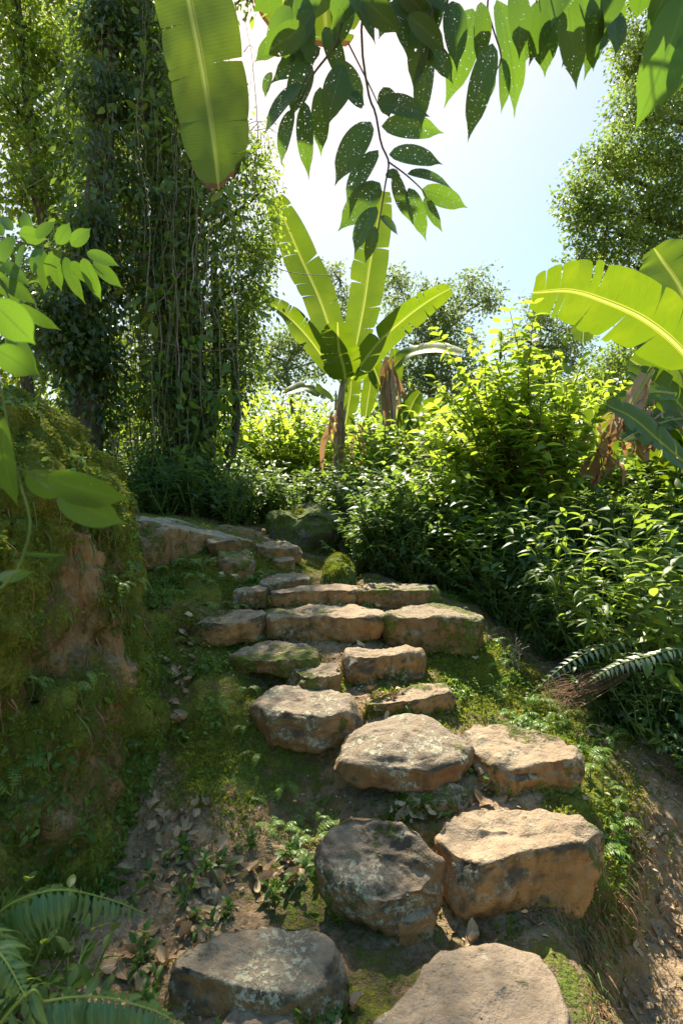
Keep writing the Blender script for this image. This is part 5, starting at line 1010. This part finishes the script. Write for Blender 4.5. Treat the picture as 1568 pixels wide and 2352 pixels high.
def dried_weed():
    b = G(1186,1560,.50); t = thing('dry_weed', 'pale dry weed stalk with seed heads standing at the right edge of the mound', 'weed', b); mb = MB(); r = R(790)
    for i in range(9):
        e = W(1186+r.normal(0,14), 1465+r.uniform(-8,50), b[1]+r.normal(0,.04))-b; tube(mb, [np.zeros(3), e*.5+r.normal(0,.01,3), e], [.0022,.0008], 4, .5, n=10)
        for q in range(6): tube(mb, [e*(.6+.07*q), e*(.6+.07*q)+np.append(r.normal(0,.02,2), .02)], [.001,.0018], 4, .5, n=3)
    mb.build('stalk', M['vine'], t)
dried_weed()

# ------------------------------------------------------------------ moss, creeping plants and litter
def tris_area_pick(P, N, w, n, seed):
    r = R(seed); p = w/w.sum(); k = r.choice(len(P), n, p=p); T1 = norm(np.cross(N[k], [0.3,.2,.9])); T2 = np.cross(N[k], T1)
    return P[k]+T1*r.normal(0,.014,(n,1))+T2*r.normal(0,.014,(n,1)), N[k], k, r
def moss_stuff(name, P, N, w, n, size, seed, mat='moss', tpl=TPL_TINY, tint=(.1,1), out=1.0, label=None, parent=None, hang=0.0):
    Q, Nn, k, r = tris_area_pick(P, N, w, n, seed); D_ = Nn*out+rdir(r, n)*.9+np.array([0,0,-hang]); mb = MB()
    tn = np.clip(.5+.45*fbm(Q*3.3, seed, 3)+r.normal(0,.2,n), 0, .97)
    scatter(mb, tpl, Q, D_, Nn+rdir(r,n)*.8, size*r.uniform(.5,1.4,n), tn); o = mb.build(name, M[mat], parent); o['kind'] = 'stuff'; return o
near = (GV[:,1] < 6.5)&(GV[:,1] > 1.3)&(np.abs(GV[:,0]) < 3); dist = np.hypot(GV[:,0], GV[:,1])
patch = smooth(-.15,.35, fbm(GV*2.2, 61, 4, .6)+ (GM-.5)*1.2); cell = 1.0
w = near*patch*smooth(.2,.5,GM)*smooth(6.5,4.5,GV[:,1])
moss_stuff('moss', GV, GN, w+1e-9, 90000, .018, 801)
moss_stuff('creeping_plants', GV, GN, w*smooth(.45,.7,GM)*smooth(.1,.5,fbm(GV*3.1,64,3))+1e-9, 17000, .030, 802, 'fern', TPL_SMALL, out=.6)
bv = (BV[:,1] < 3.9)&(BV[:,0] > -2.6)&(BV[:,2] > -.05); pb_ = smooth(-.1,.4, fbm(BV*np.array([3,3,1.6]), 71, 4, .6)+(BM-.5)*1.6)
moss_stuff('moss', BV, BN, bv*pb_+1e-9, 90000, .018, 803, tpl=TPL_TINY, hang=.9)
moss_stuff('creeping_plants', BV, BN, bv*pb_*smooth(.1,.45,fbm(BV*3.4,74,3))+1e-9, 15000, .034, 804, 'fern', TPL_SMALL, out=.6, hang=.3)

def litter_proto(seed, curl):
    r = R(seed); n = 8; V, Fq, UV = leaf_tpl(n, r.uniform(.4,.6), .1, .3, tip=.15, cols=5); V = V.copy()
    V[:,2] += curl*(V[:,1]-.5)**2*1.2 + curl*V[:,0]**2*3*(.5+np.sin(V[:,1]*5+seed)) ; V[:,0] += .12*np.sin(V[:,1]*3+seed); V += .02*np.stack([fbm(V*6,seed+i,2) for i in range(3)],-1)
    return V-np.array([0,.5,V[:,2].min()-.01]), Fq, UV
LT = [litter_proto(900+i, c) for i, c in enumerate((.3,.9,1.3,.6,1.8,-.6))]
def litter_individual(pts, label, group, seed, size=(.05,.09), mat='litter', cat='dead leaf', name='fallen_leaf'):
    r = R(seed); meshes = []
    for i in range(6):
        mb = MB(); V, Fq, UV = LT[i]; mb.add(V, [Fq], UV, r.uniform(0,1)); o = mb.build(name, M[mat]); meshes.append(o)
    for i, (x,y,zo) in enumerate(pts):
        o = meshes[i] if i < 6 else meshes[i % 6].copy()
        if i >= 6: col.objects.link(o)
        e = .03; zx = (h1(x+e,y)-h1(x-e,y))/(2*e); zy = (h1(x,y+e)-h1(x,y-e))/(2*e); nrm = Vector((-zx,-zy,1)).normalized() if zo is None else Vector((0,0,1))
        q = nrm.to_track_quat('Z','Y') @ Matrix.Rotation(r.uniform(0,6.28),3,'Z').to_quaternion() @ Matrix.Rotation(r.normal(0,.35),3,'X').to_quaternion()
        o.location = (x, y, (h1(x,y) if zo is None else zo)+.012); o.rotation_euler = q.to_euler(); s = r.uniform(*size); o.scale = (s,)*3
        tag(o, label, cat, group)
    for i in range(len(pts), 6): bpy.data.objects.remove(meshes[i])
def near_px(specs, seed, z0):
    r = R(seed); out = []
    for px, py, z, sp, n in specs:
        for _ in range(n): q = G(px+r.normal(0,sp), py+r.normal(0,sp*.7), z); out.append((q[0], q[1], None))
    return out
litter_individual(near_px([(410,1610,.5,20,22),(440,1550,.6,20,6),(330,1720,.4,25,8),(400,1870,.22,30,18),(420,1990,.11,50,34),(470,2060,.07,40,26),(330,2080,.06,60,22),(440,2170,.05,40,18),(350,2220,.03,50,16),(620,2010,.1,40,10)],910,0), 'curled brown dead leaf in the gully left of the steps', 'dead leaves in the gully', 911, (.042,.088))
litter_individual(near_px([(560,1385,.9,50,14),(420,1420,.88,14,8),(640,1480,.72,30,6),(800,1570,.56,30,9),(850,1560,.56,30,6),(870,1625,.5,14,5)],912,0), 'curled brown dead leaf lying between the middle steps', 'dead leaves between the steps', 913, (.045,.08))
litter_individual(near_px([(1060,1845,.29,26,7),(960,1870,.26,20,4),(1060,2120,.05,40,6),(1180,2160,.14,30,3),(830,2300,.05,20,3)],914,0), 'dead leaf in the gaps around the biggest lower blocks', 'dead leaves round the lower blocks', 915, (.05,.1))
litter_individual(near_px([(1480,1900,.14,40,34),(1400,1650,.34,40,16),(1530,2000,.06,30,14),(1330,1590,.4,40,10),(1450,2130,.02,40,8)],916,0), 'sunlit dead leaf scattered on the right hand dirt path', 'dead leaves on the right path', 917, (.04,.07))
litter_individual([tuple(G(345,1805,.28)[:2])+(None,)], 'flat yellow green fallen leaf on the gully slope', 'fallen green leaves', 918, (.09,.09), 'fallen', 'fallen leaf')
# unnumbered crumbs of leaf and bark
w = near*smooth(.55,.2,GM)*smooth(5.8,4.5,GV[:,1])
Q, Nn, k, r = tris_area_pick(GV, GN, w+1e-9, 9000, 920); mb = MB()
scatter(mb, TPL_SMALL, Q+Nn*.004, rdir(r,9000,-.2,.2), Nn+rdir(r,9000)*.35, r.uniform(.008,.03,9000), r.uniform(0,1,9000)); o = mb.build('leaf_litter', M['litter']); o['kind'] = 'stuff'
# twigs
for i, (a, b, lab) in enumerate((((600,1467,.735),(700,1478,.75),'thin dry twig lying on the mossy ledge stone'), ((0,1915,.35),(135,1895,.33),'pale bent twig lying at the foot of the boulder'), ((120,2000,.14),(360,2010,.11),'long thin green runner trailing over the litter'))):
    A = G(*a); B = G(*b); mid = (A+B)/2+np.array([0,.01,.02]); mb = MB(); tube(mb, [A, mid, B], [.004,.002], 6, .5, n=12); tag(mb.build(['twig','twig','runner'][i], M[['twig','vine','stem_green'][i]]), lab, ['twig','twig','runner'][i])
for o in bpy.data.objects:
    if '_used' in o.keys(): del o['_used']

# fringe of fine roots and moss strands hanging over the right bank of the stair mound
r = R(950); mb = MB()
edge = spline([G(1180,2112,.05), G(1260,2105,.04), G(1340,2095,.05), G(1392,2040,.08), G(1420,1960,.12), G(1440,1880,.15)], 60); edge2 = spline([G(1330,2120,.03), G(1335,2200,.02), G(1345,2300,.02), G(1360,2420,0)], 40); E = np.vstack([edge, edge2])
for i in range(520):
    a = E[r.integers(len(E))]+r.normal(0,.02,3)*[1,1,.6]; a[2] -= r.uniform(0,.16); a[:2] += (r.uniform(0,.07), r.uniform(-.05,0)); a[2] = max(a[2], h1(a[0],a[1])+.004); L_ = r.uniform(.02,.08); out = np.array([r.uniform(-.01,.04), r.uniform(-.05,.03), 0]); b = a+out*.6+[0,0,-L_*.4]; c = a+out*1.15+[0,0,-L_]
    z = h1(c[0],c[1])+.006; c[2] = max(c[2], z); b[2] = max(b[2], h1(b[0],b[1])+.012)
    tube(mb, [a, b, c], [r.uniform(.0015,.004),.0008], 4, r.uniform(0,1), int(r.random()<.3), n=6)
o = mb.build('hanging_roots', [M['bark_root'], M['stem_green']]); o['kind'] = 'stuff'

# roots and stringy moss hanging down the face of the huge boulder
r = R(960); mb = MB(); ok = np.where((BV[:,1] < 3.3)&(BV[:,0] > -1.9)&(BV[:,2] > .5)&(BV[:,2] < 1.65)&(np.abs(BN[:,2]) < .6))[0]
for k in r.choice(ok, 420, replace=False):
    a = BV[k]+BN[k]*.004; L_ = r.uniform(.04,.18); b = a+BN[k]*.02+np.array([r.normal(0,.012), r.normal(0,.012), -L_*.5]); c = a+BN[k]*r.uniform(0,.03)+np.array([r.normal(0,.02), r.normal(0,.02), -L_])
    tube(mb, [a, b, c], [r.uniform(.0012,.004),.0007], 4, r.uniform(0,1), int(r.random()<.5), n=7)
o = mb.build('hanging_roots', [M['bark_root'], M['stem_green']]); o['kind'] = 'stuff'
# grit and pebbles on the bare soil
r = R(970); w = near*smooth(.6,.2,GM)*smooth(5.5,4,GV[:,1]); k = r.choice(len(GV), 2600, p=w/w.sum()); mb = MB()
B8 = np.array([(x,y,z) for x in (-1,1) for y in (-1,1) for z in (-1,1)], float)*.5; F8 = np.array([(0,1,3,2),(4,6,7,5),(0,4,5,1),(2,3,7,6),(0,2,6,4),(1,5,7,3)])
for i in k:
    s_ = r.uniform(.003,.011)*(2 if r.random()<.04 else 1); V = B8*np.array([1,r.uniform(.6,1),r.uniform(.4,.8)])*s_*(1+.3*r.normal(0,1,(8,1))*.5); a = r.uniform(0,6.28); V = V@np.array([[math.cos(a),math.sin(a),0],[-math.sin(a),math.cos(a),0],[0,0,1]]); mb.add(V+GV[i]+[r.normal(0,.01),r.normal(0,.01),s_*.15], [F8], None, r.uniform(0,1))
o = mb.build('grit', M['rock_slab']); o['kind'] = 'stuff'

# stones bedded in: moss, small leaves and crumbs gather along the line where each stone meets the soil
SP_ = np.concatenate([p for p,n,m_ in STONES]); SN_ = np.concatenate([n for p,n,m_ in STONES]); hh = H(SP_[:,0], SP_[:,1]); gapz = SP_[:,2]-hh
side = (np.abs(SN_[:,2]) < .75); w = side*np.exp(-(gapz/.025)**2)*(np.hypot(SP_[:,0], SP_[:,1]) < 6.5)*smooth(-.35,.3,fbm(SP_*4,981,3))
moss_stuff('moss', SP_, SN_*np.array([1,1,.3])+[0,0,.5], w+1e-9, 16000, .018, 982)
moss_stuff('creeping_plants', SP_, SN_*np.array([1,1,.3])+[0,0,.6], w*smooth(.1,.5,fbm(SP_*5,983,2))+1e-9, 2600, .032, 984, 'fern', TPL_SMALL, out=.6)
moss_stuff('leaf_litter', SP_, SN_*.3+[0,0,1.0], w+1e-9, 1500, .038, 985, 'litter', LT[1], out=.1)
mm = np.concatenate([np.full(len(p), 1.0 if m_ in ('moss_dome','boulder_dark') else .0) for p,n,m_ in STONES])
w = mm*smooth(-.2,.5,SN_[:,2])*smooth(0,.4,fbm(SP_*4,986,4))
moss_stuff('moss', SP_, SN_, w+1e-9, 11000, .013, 987)
